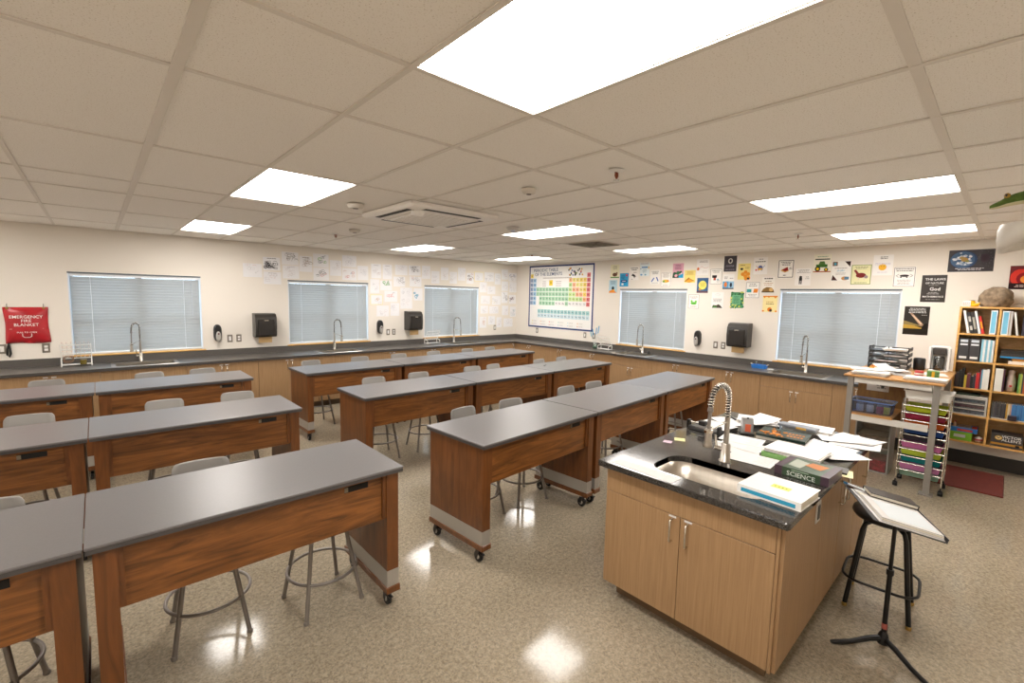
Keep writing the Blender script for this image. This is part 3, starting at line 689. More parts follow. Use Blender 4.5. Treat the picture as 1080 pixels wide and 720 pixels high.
# ================================================================== WALL SHEETS AND POSTERS
SHEETS = [ (1.931, 2.292, 0.279, 0.22),(2.222, 2.416, 0.262, 0.219),(2.227, 2.179, 0.272, 0.206),(2.515, 2.527, 0.271, 0.214),(2.523, 2.293, 0.269, 0.223),(2.774, 2.449, 0.215, 0.275),(3.036, 2.526, 0.273, 0.234),(3.037, 2.285, 0.274, 0.223),(3.302, 2.408, 0.21, 0.281),(3.56, 2.548, 0.274, 0.214),(3.562, 2.309, 0.278, 0.222),(3.824, 2.345, 0.215, 0.271),(4.097, 2.396, 0.208, 0.277),(4.335, 2.393, 0.199, 0.291),(4.646, 2.447, 0.279, 0.204),(4.954, 2.453, 0.281, 0.206),(5.233, 2.432, 0.208, 0.274),(5.463, 2.335, 0.212, 0.269),(5.706, 2.422, 0.202, 0.271),(4.066, 2.101, 0.188, 0.269),(4.307, 2.121, 0.253, 0.189),(4.6, 2.209, 0.261, 0.202),(4.976, 2.224, 0.28, 0.207),(4.099, 1.837, 0.26, 0.202),(4.411, 1.906, 0.282, 0.221),(4.758, 1.983, 0.274, 0.217),(4.758, 1.766, 0.275, 0.218),(5.038, 1.959, 0.208, 0.253),(4.233, 1.613, 0.265, 0.214),(4.496, 1.645, 0.197, 0.259),(5.935, 2.347, 0.198, 0.259),(6.166, 2.437, 0.209, 0.286),(6.403, 2.356, 0.202, 0.243),(6.661, 2.405, 0.282, 0.22),(6.976, 2.413, 0.291, 0.213),(7.242, 2.375, 0.191, 0.267),(7.472, 2.494, 0.212, 0.243),(7.732, 2.441, 0.267, 0.209),(6.798, 2.16, 0.21, 0.239),(7.048, 2.102, 0.252, 0.188),(7.482, 2.21, 0.219, 0.233),(7.753, 2.194, 0.24, 0.262),(6.87, 1.867, 0.277, 0.198),(7.214, 1.856, 0.273, 0.21),(7.474, 1.932, 0.207, 0.271),(7.741, 1.889, 0.236, 0.219),(6.838, 1.635, 0.232, 0.188),(7.136, 1.627, 0.286, 0.177),(7.504, 1.613, 0.208, 0.235),(7.764, 1.579, 0.2, 0.254),(6.803, 1.333, 0.203, 0.263),(7.069, 1.373, 0.219, 0.205),(7.309, 1.323, 0.167, 0.248),(7.61, 1.31, 0.304, 0.212) ]
DESC = ['pale sheet with small sketch, leftmost of all the drawings', 'sheet with dense black ink machine drawing above first window gap', 'faint pencil sheet directly below the dense black drawing', 'sheet with dark boxed sketch, topmost left group above the middle window', 'faint pencil sheet just above the left corner of the middle window', 'upright sheet of brown diagram notes right of the boxed sketch', 'sheet with blue and green sketch above the middle window', 'sheet with black and red linkage drawing touching the middle window top', 'faint upright sheet right of the blue and green sketch', 'highest faint sheet above the right half of middle window', 'sheet with orange jug-like outline above the middle window', 'faint upright sheet at the right top corner of the middle window',
 'upright sheet, first in the top row right of the middle window', 'upright sheet, second in the top row right of the middle window', 'landscape sheet with reddish mark in the top row between windows', 'landscape sheet with dark scribbled parts, top row above second towel dispenser', 'upright sheet, top row just left of the far window', 'upright sheet low in the top row above far window left corner', 'upright sheet with blue sketch above the far window, left',
 'upright sheet with pale blue notes beside the middle window edge', 'landscape sheet with bright green scribble', 'sheet with dark long outline sketch right of the green scribble', 'sheet with orange and black marks beside far window top', 'landscape sheet with yellow border beside the middle window', 'sheet with red arrow lines below the green scribble', 'sheet of grey and pink round sketches, third row between windows', 'faint sheet directly above the second towel dispenser', 'sheet with orange and blue shape beside the far window', 'sheet with pinkish box, lowest above the second soap dispenser', 'small upright sheet, lowest left of the second towel dispenser',
 'faint upright sheet above far window, second from left', 'upright sheet raised above the middle of the far window', 'sheet with heavy dark parts above right half of far window', 'landscape sheet with yellow border in the far corner group', 'landscape sheet with curvy sketch, top row right of yellow-bordered one', 'faint upright sheet, top row third before the corner', 'highest upright sheet near the room corner', 'landscape sheet with blue mark, top row at the room corner',
 'faint upright sheet right beside the far window top', 'landscape sheet with soft curve, second row right of far window', 'small upright sheet, second row next to the corner sheet', 'upright sheet, second row at the room corner', 'landscape sheet, third row beside the far window', 'landscape sheet with blue-yellow wheel, third row of corner group', 'upright sheet with dark figure, third row of corner group', 'landscape sheet with dark tangle, third row at the corner',
 'small faint sheet, fourth row beside the far window', 'very faint landscape sheet, fourth row of corner group', 'upright faint sheet, fourth row next to the corner', 'upright sheet with grey ring, fourth row at the corner', 'upright sheet with orange line, bottom row beside far window', 'small sheet with hook sketch, bottom row of corner group', 'narrow sheet above the outlet, bottom row of corner group', 'landscape sheet with faint figures, bottom row at the corner']
SPEC = {1: ('2b2830', 34, .0045, []), 3: ('4b4442', 14, .003, ['8a6a55']), 5: ('7d6658', 16, .0025, ['a8583a']), 6: ('5c6474', 8, .005, ['6aa93e', '39405a']), 7: ('403b3b', 12, .004, ['c8463c']), 10: ('c08048', 7, .004, ['c8463c', '6ea8cc']), 15: ('5b5658', 16, .0035, []), 20: ('3f9a33', 9, .008, ['6cc04a']), 21: ('5f5858', 12, .003, []), 24: ('cc3a36', 6, .005, ['807a7a']), 27: ('e08a2c', 4, .014, ['3f9fc0', '3f9fc0']), 32: ('473c3a', 9, .007, ['b04838']), 34: ('8a8288', 8, .003, []), 37: ('7a6262', 8, .004, ['4474c4']), 43: ('9a8f96', 9, .003, ['7cc4b4', 'd8c866']), 44: ('4e4650', 8, .005, []), 45: ('6a4a50', 12, .005, []), 49: ('8c9aa0', 12, .003, ['7fb6c0']), 50: ('c88a5a', 6, .005, []), 22: ('6b6666', 10, .003, ['d98a4a']), 23: ('8a8a8a', 6, .003, ['e0a030']), 0: ('a9a9a9', 6, .002, ['d07850'])}
rng = random.Random(11)
for i, ((x, z, w_, h_), d) in enumerate(zip(SHEETS, DESC)):
    t = thing('wall_drawing', d, 'drawing', (x, YA-.0005, z), 0, 'drawings taped to the window wall'); t.rotation_euler[1] = rng.uniform(-.015, .015)
    col = mat('drawing_paper', 'ecebed', .8) if i not in (23, 33) else mat('paper_yellow_edge', 'f0e2b0', .8)
    cx = MB(); 
    vs = []; fs = []
    nx = 4
    for j in range(nx+1):
        u = j/nx; off = -.0015-.003*math.sin(PI*u)*((i*7) % 5)/5
        vs += [(-w_/2+w_*u, off, -h_/2), (-w_/2+w_*u, off, h_/2), (-w_/2+w_*u, off+.001, -h_/2), (-w_/2+w_*u, off+.001, h_/2)]
    for j in range(nx):
        a, b = j*4, j*4+4; fs += [(a, b, b+1, a+1), (a+3, b+3, b+2, a+2), (a+1, b+1, b+3, a+3), (a+2, b+2, b, a)]
    fs += [(0, 1, 3, 2), (nx*4+2, nx*4+3, nx*4+1, nx*4)]
    cx.add(vs, fs); cx.build('sheet', col, t)
    p = Print(.005)
    if i in (23, 33): p.rect(-w_/2+.012, -h_/2+.012, w_/2-.012, h_/2-.012, 'ecebed')
    base, n, wd, ex = SPEC.get(i, ('b4adaf', 9, .002, ['cfa9a0', 'a9b8c6'][i % 2:i % 2+1]))
    cx_, cz_ = rng.uniform(-.15, .15)*w_, rng.uniform(-.15, .15)*h_
    for k in range(n):
        c_ = base if k < n-len(ex)*2 or not ex else rng.choice(ex)
        px, pz = cx_+rng.uniform(-.30, .30)*w_, cz_+rng.uniform(-.27, .27)*h_
        if k % 3 == 0: p.frame(px-.03, pz-.018, px+rng.uniform(.005, .04), pz+.018, wd*.8, c_)
        elif k % 3 == 1: p.line([(px+.03*math.cos(q_*.9), pz+.022*math.sin(q_*.9)) for q_ in range(rng.randint(4, 8))], wd, c_)
        else: p.line([(px, pz), (px+rng.uniform(-.05, .05), pz+rng.uniform(-.03, .03)), (px+rng.uniform(-.06, .06), pz+rng.uniform(-.05, .05))], wd, c_)
    if i in (1, 2, 3, 4, 5, 12, 13, 15): p.words(-w_*.3, w_*.3, h_*.36, h_*.44, 1, base, rng)
    p.build('drawing', t)
POSTERS = [ (5.515, 2.514, 0.21, 0.269),(5.548, 2.206, 0.194, 0.26),(5.288, 2.338, 0.203, 0.265),(5.061, 2.46, 0.206, 0.262),(4.833, 2.532, 0.207, 0.255),(4.603, 2.382, 0.195, 0.269),(4.377, 2.328, 0.205, 0.276),(4.142, 2.488, 0.208, 0.263),(3.912, 2.379, 0.203, 0.222),(3.686, 2.534, 0.217, 0.28),(3.672, 2.218, 0.202, 0.261),(3.445, 2.369, 0.206, 0.266),(3.22, 2.576, 0.205, 0.26),(3.233, 2.279, 0.184, 0.25),(2.991, 2.44, 0.195, 0.262),(3.815, 1.934, 0.204, 0.264),(3.396, 1.964, 0.202, 0.275),(3.073, 1.973, 0.206, 0.262),(2.747, 2.525, 0.205, 0.271),(2.38, 2.464, 0.216, 0.275),(2.141, 2.336, 0.206, 0.255),(2.84, 2.139, 0.213, 0.262),(2.613, 2.221, 0.184, 0.248),(2.568, 1.921, 0.21, 0.256),(1.906, 2.526, 0.218, 0.272),(1.673, 2.413, 0.22, 0.278),(1.436, 2.356, 0.223, 0.27),(1.205, 2.478, 0.212, 0.274),(0.973, 2.315, 0.223, 0.262),(0.369, 2.5, 0.396, 0.265),(0.676, 2.162, 0.236, 0.343),(0.81, 1.748, 0.249, 0.369),(-0.073, 2.29, 0.214, 0.27) ]
# shapes in unit sheet coordinates (0..1, v up)
def P_border(p, c='5a4a44'): p('f', .03, .03, .97, .97, .012, c)
def draw_poster(i, p):
    R, E, T, Wd, Ln, Pg = p['r'], p['e'], p['t'], p['w'], p['l'], p['p']
    F = p['f']
    if i == 0: Wd(.2, .8, .62, .92, 4, '9a9a80'); E(.5, .25, .28, .14, '6b4a34'); E(.72, .36, .1, .08, '8a6a52'); R(0, 0, 1, .08, '4c8a3a')
    elif i == 1: Wd(.1, .9, .65, .95, 4, '5d7f98'); E(.5, .36, .16, .14, '20303c'); Pg([(0, 0), (1, 0), (.8, .1), (.45, .26), (.05, .14)], 'e8923a'); E(.6, .2, .12, .08, 'f0b040')
    elif i == 2: R(0, 0, 1, .3, '2c9ccf'); E(.5, .4, .4, .12, '1f4f86'); E(.78, .84, .1, .09, 'd8384a'); R(.22, .1, .45, .24, 'f2efe0'); Wd(.1, .6, .55, .85, 3, '164a70'); R(.3, .38, .7, .42, 'e6f1f6')
    elif i == 3: Wd(.1, .9, .70, .95, 2, '3c3636'); Wd(.35, .85, .52, .62, 1, '8a8480'); Pg([(.2, .35), (.45, .28), (.55, .12), (.62, .28), (.75, .2), (.6, .38), (.5, .42), (.35, .48)], '1c1a1a'); R(.2, .05, .35, .08, '555050')
    elif i == 4: Wd(.1, .9, .88, .98, 1, 'b87860'); R(.2, .6, .82, .70, '4e86b8'); Wd(.25, .75, .25, .55, 5, '7f9fa8'); E(.1, .55, .06, .05, '7fa8c8'); E(.92, .62, .06, .1, 'e8b84a'); E(.18, .1, .12, .06, '5a8fc0'); E(.6, .1, .1, .06, '6fa0b0')
    elif i == 5: Wd(.1, .9, .68, .92, 3, '6a6664'); Pg([(.1, .2), (.18, .14), (.45, .42), (.36, .46)], '2f5fae'); Pg([(.9, .22), (.82, .18), (.6, .48), (.72, .5)], '2a4f9a'); Wd(.15, .85, .05, .12, 1, '9a9694')
    elif i == 6: F(.03, .03, .97, .97, .02, '7a5e58'); Wd(.15, .85, .64, .92, 4, 'a09080'); E(.5, .4, .35, .1, 'e8c040'); E(.3, .38, .12, .07, '7fae58'); E(.7, .42, .12, .07, 'e89a3c'); Wd(.15, .85, .08, .16, 1, 'b0a8a0')
    elif i == 7: Wd(.15, .85, .56, .92, 4, '6a3c50'); R(0, 0, 1, .18, '2b3f34'); Pg([(.6, 0), (1, 0), (1, .3), (.75, .26), (.55, .1)], '2aa0d0'); E(.2, .25, .18, .16, '2c5a40'); E(.5, .34, .16, .14, '3a6e4c'); E(.32, .16, .14, .1, 'eeb0b8'); E(.75, .38, .12, .1, '244c38'); E(.8, .3, .06, .06, 'f2e4da')
    elif i == 8: Wd(.1, .9, .62, .92, 4, 'c09a3c'); Pg([(0, .1), (.4, .42), (.55, .3), (.95, .15), (.5, 0)], 'b0702c'); Pg([(.1, .1), (.45, .3), (.9, .12), (.5, .02)], 'e8a83a')
    elif i == 9: Wd(.15, .95, .78, .92, 2, '8a8482'); Ln([(.0, .3), (.12, .45), (.2, .4), (.4, .55), (.6, .46), (.8, .44), (.95, .52)], .018, 'd08468'); E(.12, .4, .1, .1, 'd4713c'); Wd(.45, .9, .15, .3, 2, 'cfc8c4')
    elif i == 10: R(0, 0, 1, .12, '6a4a52'); E(.5, .52, .36, .30, 'e4dc70'); Wd(.25, .75, .4, .66, 4, 'a8a040'); E(.28, .24, .12, .07, 'd8a03c')
    elif i == 11: F(.02, .02, .98, .98, .025, '4a3c3a'); Wd(.15, .85, .72, .92, 2, '9a9490'); R(.18, .42, .56, .58, '2a2426'); R(.3, .26, .5, .42, '5a4440'); E(.4, .34, .09, .07, 'd85a40'); E(.66, .3, .08, .06, '6fb0c0'); Wd(.55, .9, .12, .3, 2, 'b0aaa6')
    elif i == 12: E(.5, .68, .18, .17, 'cfcac0'); E(.5, .68, .1, .11, '3a3640'); Wd(.12, .88, .3, .42, 2, '9a94a0'); Wd(.12, .88, .08, .18, 1, '8a8490')
    elif i == 13: Wd(.05, .5, .66, .86, 2, '8a8684'); Wd(.6, .95, .66, .78, 1, 'a09a98'); R(0, .08, .52, .52, '5fa8d0'); R(.52, .08, 1, .52, '9cc4de'); E(.26, .3, .14, .18, 'e0803c'); E(.74, .28, .1, .16, '2a3040'); R(0, .0, 1, .08, '4a4650')
    elif i == 14: Wd(.1, .6, .84, .94, 1, '8a6a2c'); Wd(.55, .95, .66, .78, 2, '9a8040'); E(.3, .66, .12, .07, '3a3030'); [E(a, b, .15, .115, 'e89430') for a, b in ((.4, .34), (.62, .46), (.62, .22), (.84, .34), (.68, .06), (.88, .10))]; E(.85, .06, .1, .06, '2e2828')
    elif i == 15: F(.03, .03, .97, .97, .025, '5a4240'); Wd(.15, .85, .68, .9, 3, 'a39c98'); E(.5, .38, .28, .09, '5eb83c'); E(.32, .52, .1, .07, '6cc44a'); E(.7, .5, .1, .07, '6cc44a'); Wd(.2, .8, .1, .24, 2, 'a8a29e')
    elif i == 16: Ln([(.3, .86), (.5, .92), (.7, .86), (.65, .78), (.35, .78), (.3, .86)], .012, 'b8b4b2'); Wd(.1, .9, .38, .62, 3, '8c8886'); Pg([(.05, .02), (.95, .02), (.8, .16), (.6, .26), (.45, .18), (.15, .2)], '4c4438'); E(.3, .08, .2, .06, '4f8040')
    elif i == 17:
        rr = random.Random(3)
        for k in range(60): E(rr.random(), rr.random(), .08, .06, rr.choice(['2f7a54', '54a066', 'c8d06a', '1d5a50', '3c6a3c', 'e4dc80']), 6)
        R(.12, .22, .78, .82, '6fae84'); Wd(.2, .72, .28, .76, 6, '2f6a4c')
    elif i == 18: Wd(.35, .7, .84, .93, 1, '6a6664'); Wd(.08, .92, .68, .8, 1, '565250'); E(.5, .42, .16, .1, '5f6a9a'); R(.32, .25, .68, .36, 'e8b43c'); Ln([(.2, .5), (.35, .35), (.35, .2)], .03, 'c8443c'); Ln([(.82, .52), (.66, .36), (.6, .2)], .03, '3f86b8'); E(.2, .26, .06, .06, 'd0443c')
    elif i == 19: F(.02, .02, .98, .98, .04, '3a3434'); Wd(.15, .85, .68, .92, 3, '4a4644'); Pg([(.15, .42), (.6, .62), (.7, .38), (.45, .3)], 'd8a860'); Pg([(.25, .46), (.62, .6), (.66, .42), (.45, .36)], '8c1f26'); Wd(.7, .92, .44, .6, 2, '5a5654'); Wd(.3, .6, .1, .2, 1, '3a3634')
    elif i == 20: Wd(.1, .95, .72, .94, 3, '9a9694'); E(.36, .5, .09, .07, '2a2628'); R(.26, .28, .46, .46, '2a282c'); R(.27, .08, .34, .28, '242226'); R(.38, .08, .45, .28, '242226'); Wd(.65, .92, .35, .55, 2, 'aaa6a4')
    elif i == 21: F(.02, .02, .98, .98, .025, '5a4a4a'); Wd(.15, .85, .7, .92, 2, '9a9492'); R(.08, .36, .42, .56, '3f9a9a'); Pg([(.55, .34), (.85, .34), (.9, .58), (.6, .58)], 'e88a30'); Wd(.15, .85, .1, .26, 2, 'a09a98')
    elif i == 22: Wd(.1, .9, .82, .98, 1, '3c3634'); Wd(.25, .75, .68, .78, 1, '8a7460'); Wd(.08, .92, .56, .64, 1, 'b8803c'); Wd(.15, .85, .45, .52, 1, 'b8803c'); Pg([(0, .06), (1, .06), (.95, .2), (.75, .34), (.4, .36), (.12, .24)], '8a6a38'); E(.75, .2, .16, .12, 'd8b070'); R(0, .02, 1, .07, '3a2c20')
    elif i == 23: R(0, .93, 1, 1, 'e88c28'); E(.1, .92, .06, .06, 'e88c28'); E(.4, .93, .05, .05, 'e88c28'); E(.85, .92, .07, .07, 'e88c28'); Wd(.12, .88, .56, .68, 1, 'c8a868'); Wd(.1, .9, .44, .56, 1, '8a6c3c'); E(.5, .16, .16, .13, 'e07c20'); E(.58, .1, .1, .08, '3a2424'); E(.05, .06, .08, .05, 'e88c28'); E(.94, .06, .08, .05, 'e88c28')
    elif i == 24: Wd(.2, .8, .82, .92, 1, '8fae94'); R(.08, .7, .92, .76, '3c3c38'); R(.15, .3, .8, .46, '3e6a2c'); Pg([(.3, .46), (.36, .62), (.62, .62), (.68, .46)], '55763c'); E(.25, .22, .16, .14, '26281e'); E(.25, .22, .08, .07, 'ecc81c'); E(.74, .18, .12, .10, '26281e'); E(.74, .18, .06, .05, 'ecc81c'); R(0, .04, 1, .1, 'a85a3c')
    elif i == 25: R(.03, .76, .3, .97, '7a5a44'); E(.17, .86, .08, .07, '4f9fb8'); Pg([(.68, .98), (1, .98), (.98, .7)], '3a2c2a'); Pg([(.02, .02), (.35, .02), (.08, .3)], '4a2c2c'); E(.75, .12, .2, .1, 'c89058'); R(.72, .06, .96, .2, '5a86a0'); T('al-jabr', .5, .52, .17, '3f9cc0'); Wd(.15, .85, .6, .68, 1, '9a9694'); Wd(.2, .8, .3, .42, 2, 'a8a4a2')
    elif i == 26: F(.0, .0, 1, 1, .03, '6f8a3c'); Wd(.12, .88, .78, .92, 2, '8a8660'); E(.5, .46, .26, .13, '7a2a2a'); Pg([(.28, .5), (.12, .72), (.22, .76), (.4, .56)], '8a3c34'); Ln([(.4, .36), (.38, .2)], .03, 'd8c8c0'); Ln([(.64, .36), (.68, .2)], .03, 'd8c8c0'); E(.76, .38, .1, .08, '9a8a8a'); Wd(.1, .9, .05, .12, 1, '5f7038')
    elif i == 27: Wd(.25, .8, .78, .93, 2, '4a4644'); E(.48, .4, .2, .16, 'eab43c'); E(.42, .45, .02, .02, '8a5c20'); E(.55, .45, .02, .02, '8a5c20'); Wd(.05, .95, .5, .62, 2, 'ccc8d8'); Wd(.1, .9, .1, .2, 1, 'd8d4d8')
    elif i == 28: F(.02, .02, .98, .98, .025, '6a5c5a'); Wd(.08, .92, .76, .94, 2, '5c5654'); Ln([(.12, .56), (.26, .64), (.12, .56), (.26, .48)], .02, '6a5c5c'); Ln([(.88, .56), (.74, .64), (.88, .56), (.74, .48)], .02, '6a5c5c'); E(.5, .56, .22, .06, '3c3634'); E(.35, .48, .04, .03, '2c2624'); E(.62, .48, .04, .03, '2c2624'); Wd(.12, .88, .1, .38, 4, 'aaa4a2')
    elif i == 29:
        E(.34, .55, .30, .40, '2f4262', 24); E(.32, .56, .27, .37, '46607f', 24)
        rr = random.Random(5)
        for k in range(60):
            a, b = rr.uniform(-1, 1), rr.uniform(-1, 1)
            if a*a+b*b < .8: E(.31+.24*a, .56+.34*b, rr.uniform(.02, .06), rr.uniform(.02, .05), rr.choice(['c8ccd2', 'b0b8c4', 'dfe1e4', '8fa0b4']), 8)
        E(.36, .56, .08, .10, 'b08a4c'); E(.30, .64, .06, .06, 'a88c58'); E(.42, .48, .05, .05, '8a8a4c')
        for k in range(40): E(rr.uniform(.62, .99), rr.uniform(.15, .97), .004, .006, 'b0a4b0', 5)
        E(.8, .6, .1, .2, '3c3038'); Wd(.12, .85, .06, .18, 2, 'e0dce0')
    elif i == 30:
        T('THE LAWS', .54, .84, .17, 'e6e4e2', .01); T('OF NATURE', .52, .70, .135, 'dcdad8', .01); Wd(.25, .75, .60, .64, 1, '9a9894'); T('God', .56, .48, .24, 'eceae8', .012); Wd(.2, .8, .28, .38, 2, 'b0aeac'); T('MATHEMATICS', .5, .20, .125, 'e4e2e0', .012); Wd(.12, .88, .08, .12, 1, '9a9896')
    elif i == 31:
        R(0, 0, 1, .3, '4a3a1c'); Pg([(0, .2), (0, .42), (.4, .34), (.7, .26), (1, .24), (1, .2)], 'b8943c'); Pg([(0, .36), (0, .5), (.5, .38), (.85, .3)], '8a7848'); Pg([(.2, .78), (.34, .76), (.82, .36), (.7, .3)], '9c7f6a'); Pg([(.3, .7), (.4, .68), (.75, .4), (.7, .36)], 'd8bca0'); Pg([(.72, .2), (.8, .36), (.9, .42), (1, .38), (1, .2)], '1c1712'); R(0, 0, 1, .22, '241d14')
        Wd(.12, .92, .76, .95, 4, 'd8d6d4'); Wd(.65, .95, .68, .72, 1, 'b8b4b0')
    elif i == 32: E(.4, .5, .38, .36, 'd83c30'); E(.55, .45, .3, .26, '8a1c24'); E(.6, .42, .2, .16, 'e8903c'); R(0, 0, 1, .26, '2a1618'); Wd(.2, .9, .08, .2, 2, 'e8d0c8')
PB = {0: 'e9e4c4', 1: 'b4d2e0', 2: '2f97c6', 3: 'efebe6', 4: 'dfe8ea', 5: 'f0ede8', 6: 'f1ede6', 7: 'dba2b4', 8: 'f0dc84', 9: 'efebe7', 10: '345c88', 11: 'f0ece6', 12: '3f3a40', 13: 'efece8', 14: 'efdc88', 15: 'f0ede7', 16: 'efece8', 17: '4c8a5c', 18: 'f0ece8', 19: 'f1ede6', 20: 'f0ece8', 21: 'f0ede8', 22: 'f0ebe3', 23: 'f2e2a4', 24: 'ece8d6', 25: 'eeebe6', 26: 'e8e4b4', 27: 'f0edea', 28: 'f1eeea', 29: '2a2226', 30: '38332f', 31: '2a2620', 32: '6a1c22'}
PD = ['small cream poster with brown animal on green grass', 'pale blue poster with dark bird over orange rocks', 'bright blue poster with navy oval and red dot', 'white poster with black bird silhouette', 'pale poster with blue title bar and scattered icons', 'white poster with two slanted blue pens', 'white bordered poster with yellow, green and orange fruit', 'pink poster with green trees and blue river', 'yellow poster with brown and orange mountain', 'white poster with thin orange wavy line', 'dark blue poster with big yellow moon circle', 'white bordered poster with dark block shape and red spot', 'dark grey poster with pale ring above text', 'white poster with blue picture strip of two figures', 'yellow honeycomb poster with bees', 'white bordered poster with green frog shape', 'white poster with cloud and dark hillside house', 'green leafy poster with text block', 'white poster with small waving robot figure', 'white poster with thick dark frame and cherry pie slice', 'white poster with black standing figure', 'white bordered poster with teal and orange blocks', 'white poster with brown loaf of bread at bottom', 'pale orange poster with dripping honey top and pumpkin', 'cream poster with green tractor and yellow wheels', 'white poster with blue al-jabr lettering and dark corners', 'pale green bordered poster with reddish brown goat', 'white poster with yellow smiling face', 'white bordered poster with black arrows and text', 'wide dark space poster showing planet Earth', 'black poster with white lettering about laws of nature', 'dark poster of the milky way over a golden horizon', 'red and dark poster at the right picture edge']
for i, ((y, z, w_, h_), d) in enumerate(zip(POSTERS, PD)):
    t = thing('wall_poster', d, 'poster', (XB-.0005, y, z), -PI/2, 'posters on the right-hand wall')
    q = MB(); q.box(-w_/2, -.0015, -h_/2, w_/2, -.0003, h_/2); q.build('sheet', mat('poster_'+PB[i], PB[i], .6 if i < 29 else .35, spec=.3), t)
    p = Print(.0016); rr = random.Random(100+i)
    U = lambda u: (u-.5)*w_
    V = lambda v: (v-.5)*h_
    api = dict(r=lambda a, b, c, d_, h: p.rect(U(a), V(b), U(c), V(d_), h), e=lambda a, b, ru, rv, h, n=14: p.ell(U(a), V(b), ru*w_, rv*h_, h, n),
               t=lambda s, a, b, sz, h, bo=0: p.text(s, U(a), V(b), sz*w_, h, bo), w=lambda a, b, c, d_, n, h: p.words(U(a), U(b), V(c), V(d_), n, h, rr),
               l=lambda pts, wd, h: p.line([(U(a), V(b)) for a, b in pts], wd*w_, h), p=lambda pts, h: p.poly([(U(a), V(b)) for a, b in pts], h),
               f=lambda a, b, c, d_, t_, h: p.frame(U(a), V(b), U(c), V(d_), t_*w_, h))
    draw_poster(i, api); pr_ = p.build('print', t)
    pr_['kind'] = 'stuff'
# ------------------------------------------------------------------ periodic table banner
t = thing('periodic_table_banner', 'large periodic table banner with dark blue border', 'banner', (XB-.001, 7.017, 1.97), -PI/2)
bw, bh = 1.96, 1.46
q = MB(); q.box(-bw/2, -.002, -bh/2, bw/2, 0, bh/2); q.build('cloth', mat('banner_white', 'efedea', .8), t)
q = MB(); e = .03
q.box(-bw/2-.005, -.004, -bh/2-.005, bw/2+.005, -.002, -bh/2+e); q.box(-bw/2-.005, -.004, bh/2-e, bw/2+.005, -.002, bh/2+.005); q.box(-bw/2-.005, -.004, -bh/2+e, -bw/2+e, -.002, bh/2-e); q.box(bw/2-e, -.004, -bh/2+e, bw/2+.005, -.002, bh/2-e)
q.build('border', mat('banner_navy', '2c3f77', .7), t)
p = Print(.0025); cells = {}
SY = {1: 'H', 2: 'He'}
sym = 'H He Li Be B C N O F Ne Na Mg Al Si P S Cl Ar K Ca Sc Ti V Cr Mn Fe Co Ni Cu Zn Ga Ge As Se Br Kr Rb Sr Y Zr Nb Mo Tc Ru Rh Pd Ag Cd In Sn Sb Te I Xe Cs Ba La Ce Pr Nd Pm Sm Eu Gd Tb Dy Ho Er Tm Yb Lu Hf Ta W Re Os Ir Pt Au Hg Tl Pb Bi Po At Rn Fr Ra Ac Th Pa U Np Pu Am Cm Bk Cf Es Fm Md No Lr Rf Db Sg Bh Hs Mt Ds Rg Cn Nh Fl Mc Lv Ts Og'.split()
def pos(z):
    if z <= 2: return 1, (1 if z == 1 else 18)
    if z <= 10: return 2, (z-2 if z <= 4 else z+8)
    if z <= 18: return 3, (z-10 if z <= 12 else z)
    if z <= 36: return 4, z-18
    if z <= 54: return 5, z-36
    if z <= 86:
        n = z-54
        return (6, n) if n <= 2 else ((8, n+1) if n <= 17 else (6, n-14))
    n = z-86
    return (7, n) if n <= 2 else ((9, n+1) if n <= 17 else (7, n-14))
CW = .052*bw; CHh = .073*bh
for z in range(1, 119):
    r, c = pos(z)
    if r >= 8: cu = (.18+(c-4)*.0535)*bw-bw/2; cv = bh/2-(.735 if r == 8 else .805)*bh; colr = '8cc4c6' if r == 8 else 'bcd8e2'
    else:
        cu = (.045+(c-1)*.052)*bw-bw/2; cv = bh/2-(.165+(r-1)*.073)*bh
        if z == 1: colr = 'ecc832'
        elif c == 1: colr = '7f94ba'
        elif c == 2: colr = '7fb0da'
        elif c == 18: colr = 'd8585c'
        elif r == 7 and c > 8 and c != 12: colr = 'e2dfde'
        elif c <= 12: colr = '8fc49a'
        else:
            k = c-13
            colr = [['eda868', 'e8cf64', 'e8cf64', 'ecc84a', 'ecc84a'], ['a8cf78', 'eda070', 'e8d878', 'e4d46c', 'ecc84a'], ['b8d67c', 'eda070', 'eda070', 'e8d070', 'ecc84a'], ['b8d67c', 'b8d67c', 'eda070', 'eda070', 'ecc84a'], ['b8d67c', 'b8d67c', 'b8d67c', 'a8cf78', 'eda868']][min(r, 6)-2][k]
    colr = ''.join('%02x' % int(int(colr[a:a+2], 16)*.78+.22*235) for a in (0, 2, 4))
    p.rect(cu-CW*.45, cv-CHh*.43, cu+CW*.45, cv+CHh*.43, colr); cells[z] = (cu, cv)
p.n = 150
for z, (cu, cv) in cells.items(): p.text(sym[z-1], cu, cv, .05, '2c3a3a'); p.n = 150
p.text('PERIODIC TABLE', -.36*bw/1.6, bh*.425, .105, '5d6c8c', .004, .01); p.text('OF THE ELEMENTS', -.29*bw/1.6, bh*.36, .105, '5d6c8c', .004, .01)
rr = random.Random(8)
for k in range(26): p.ell(.11*bw+rr.uniform(0, .23)*bw, bh*(.375+rr.uniform(-.04, .065)), .022, .022, rr.choice(['5a5a60', 'c86a4c', '8aa05c', '7a86a8', 'd8a84c', '4c4a50']), 8)
p.words(-.32*bw, .24*bw, bh*.28, bh*.32, 1, 'b8b0ae', rr); p.rect(-.16*bw, bh*.18, -.105*bw, bh*.265, 'e8c840'); p.text('H', -.1325*bw, bh*.222, .07, '2c3a3a')
p.words(-.28*bw, -.2*bw, bh*.16, bh*.26, 3, 'c0bab8', rr); p.words(-.06*bw, .04*bw, bh*.16, bh*.26, 3, 'c0bab8', rr)
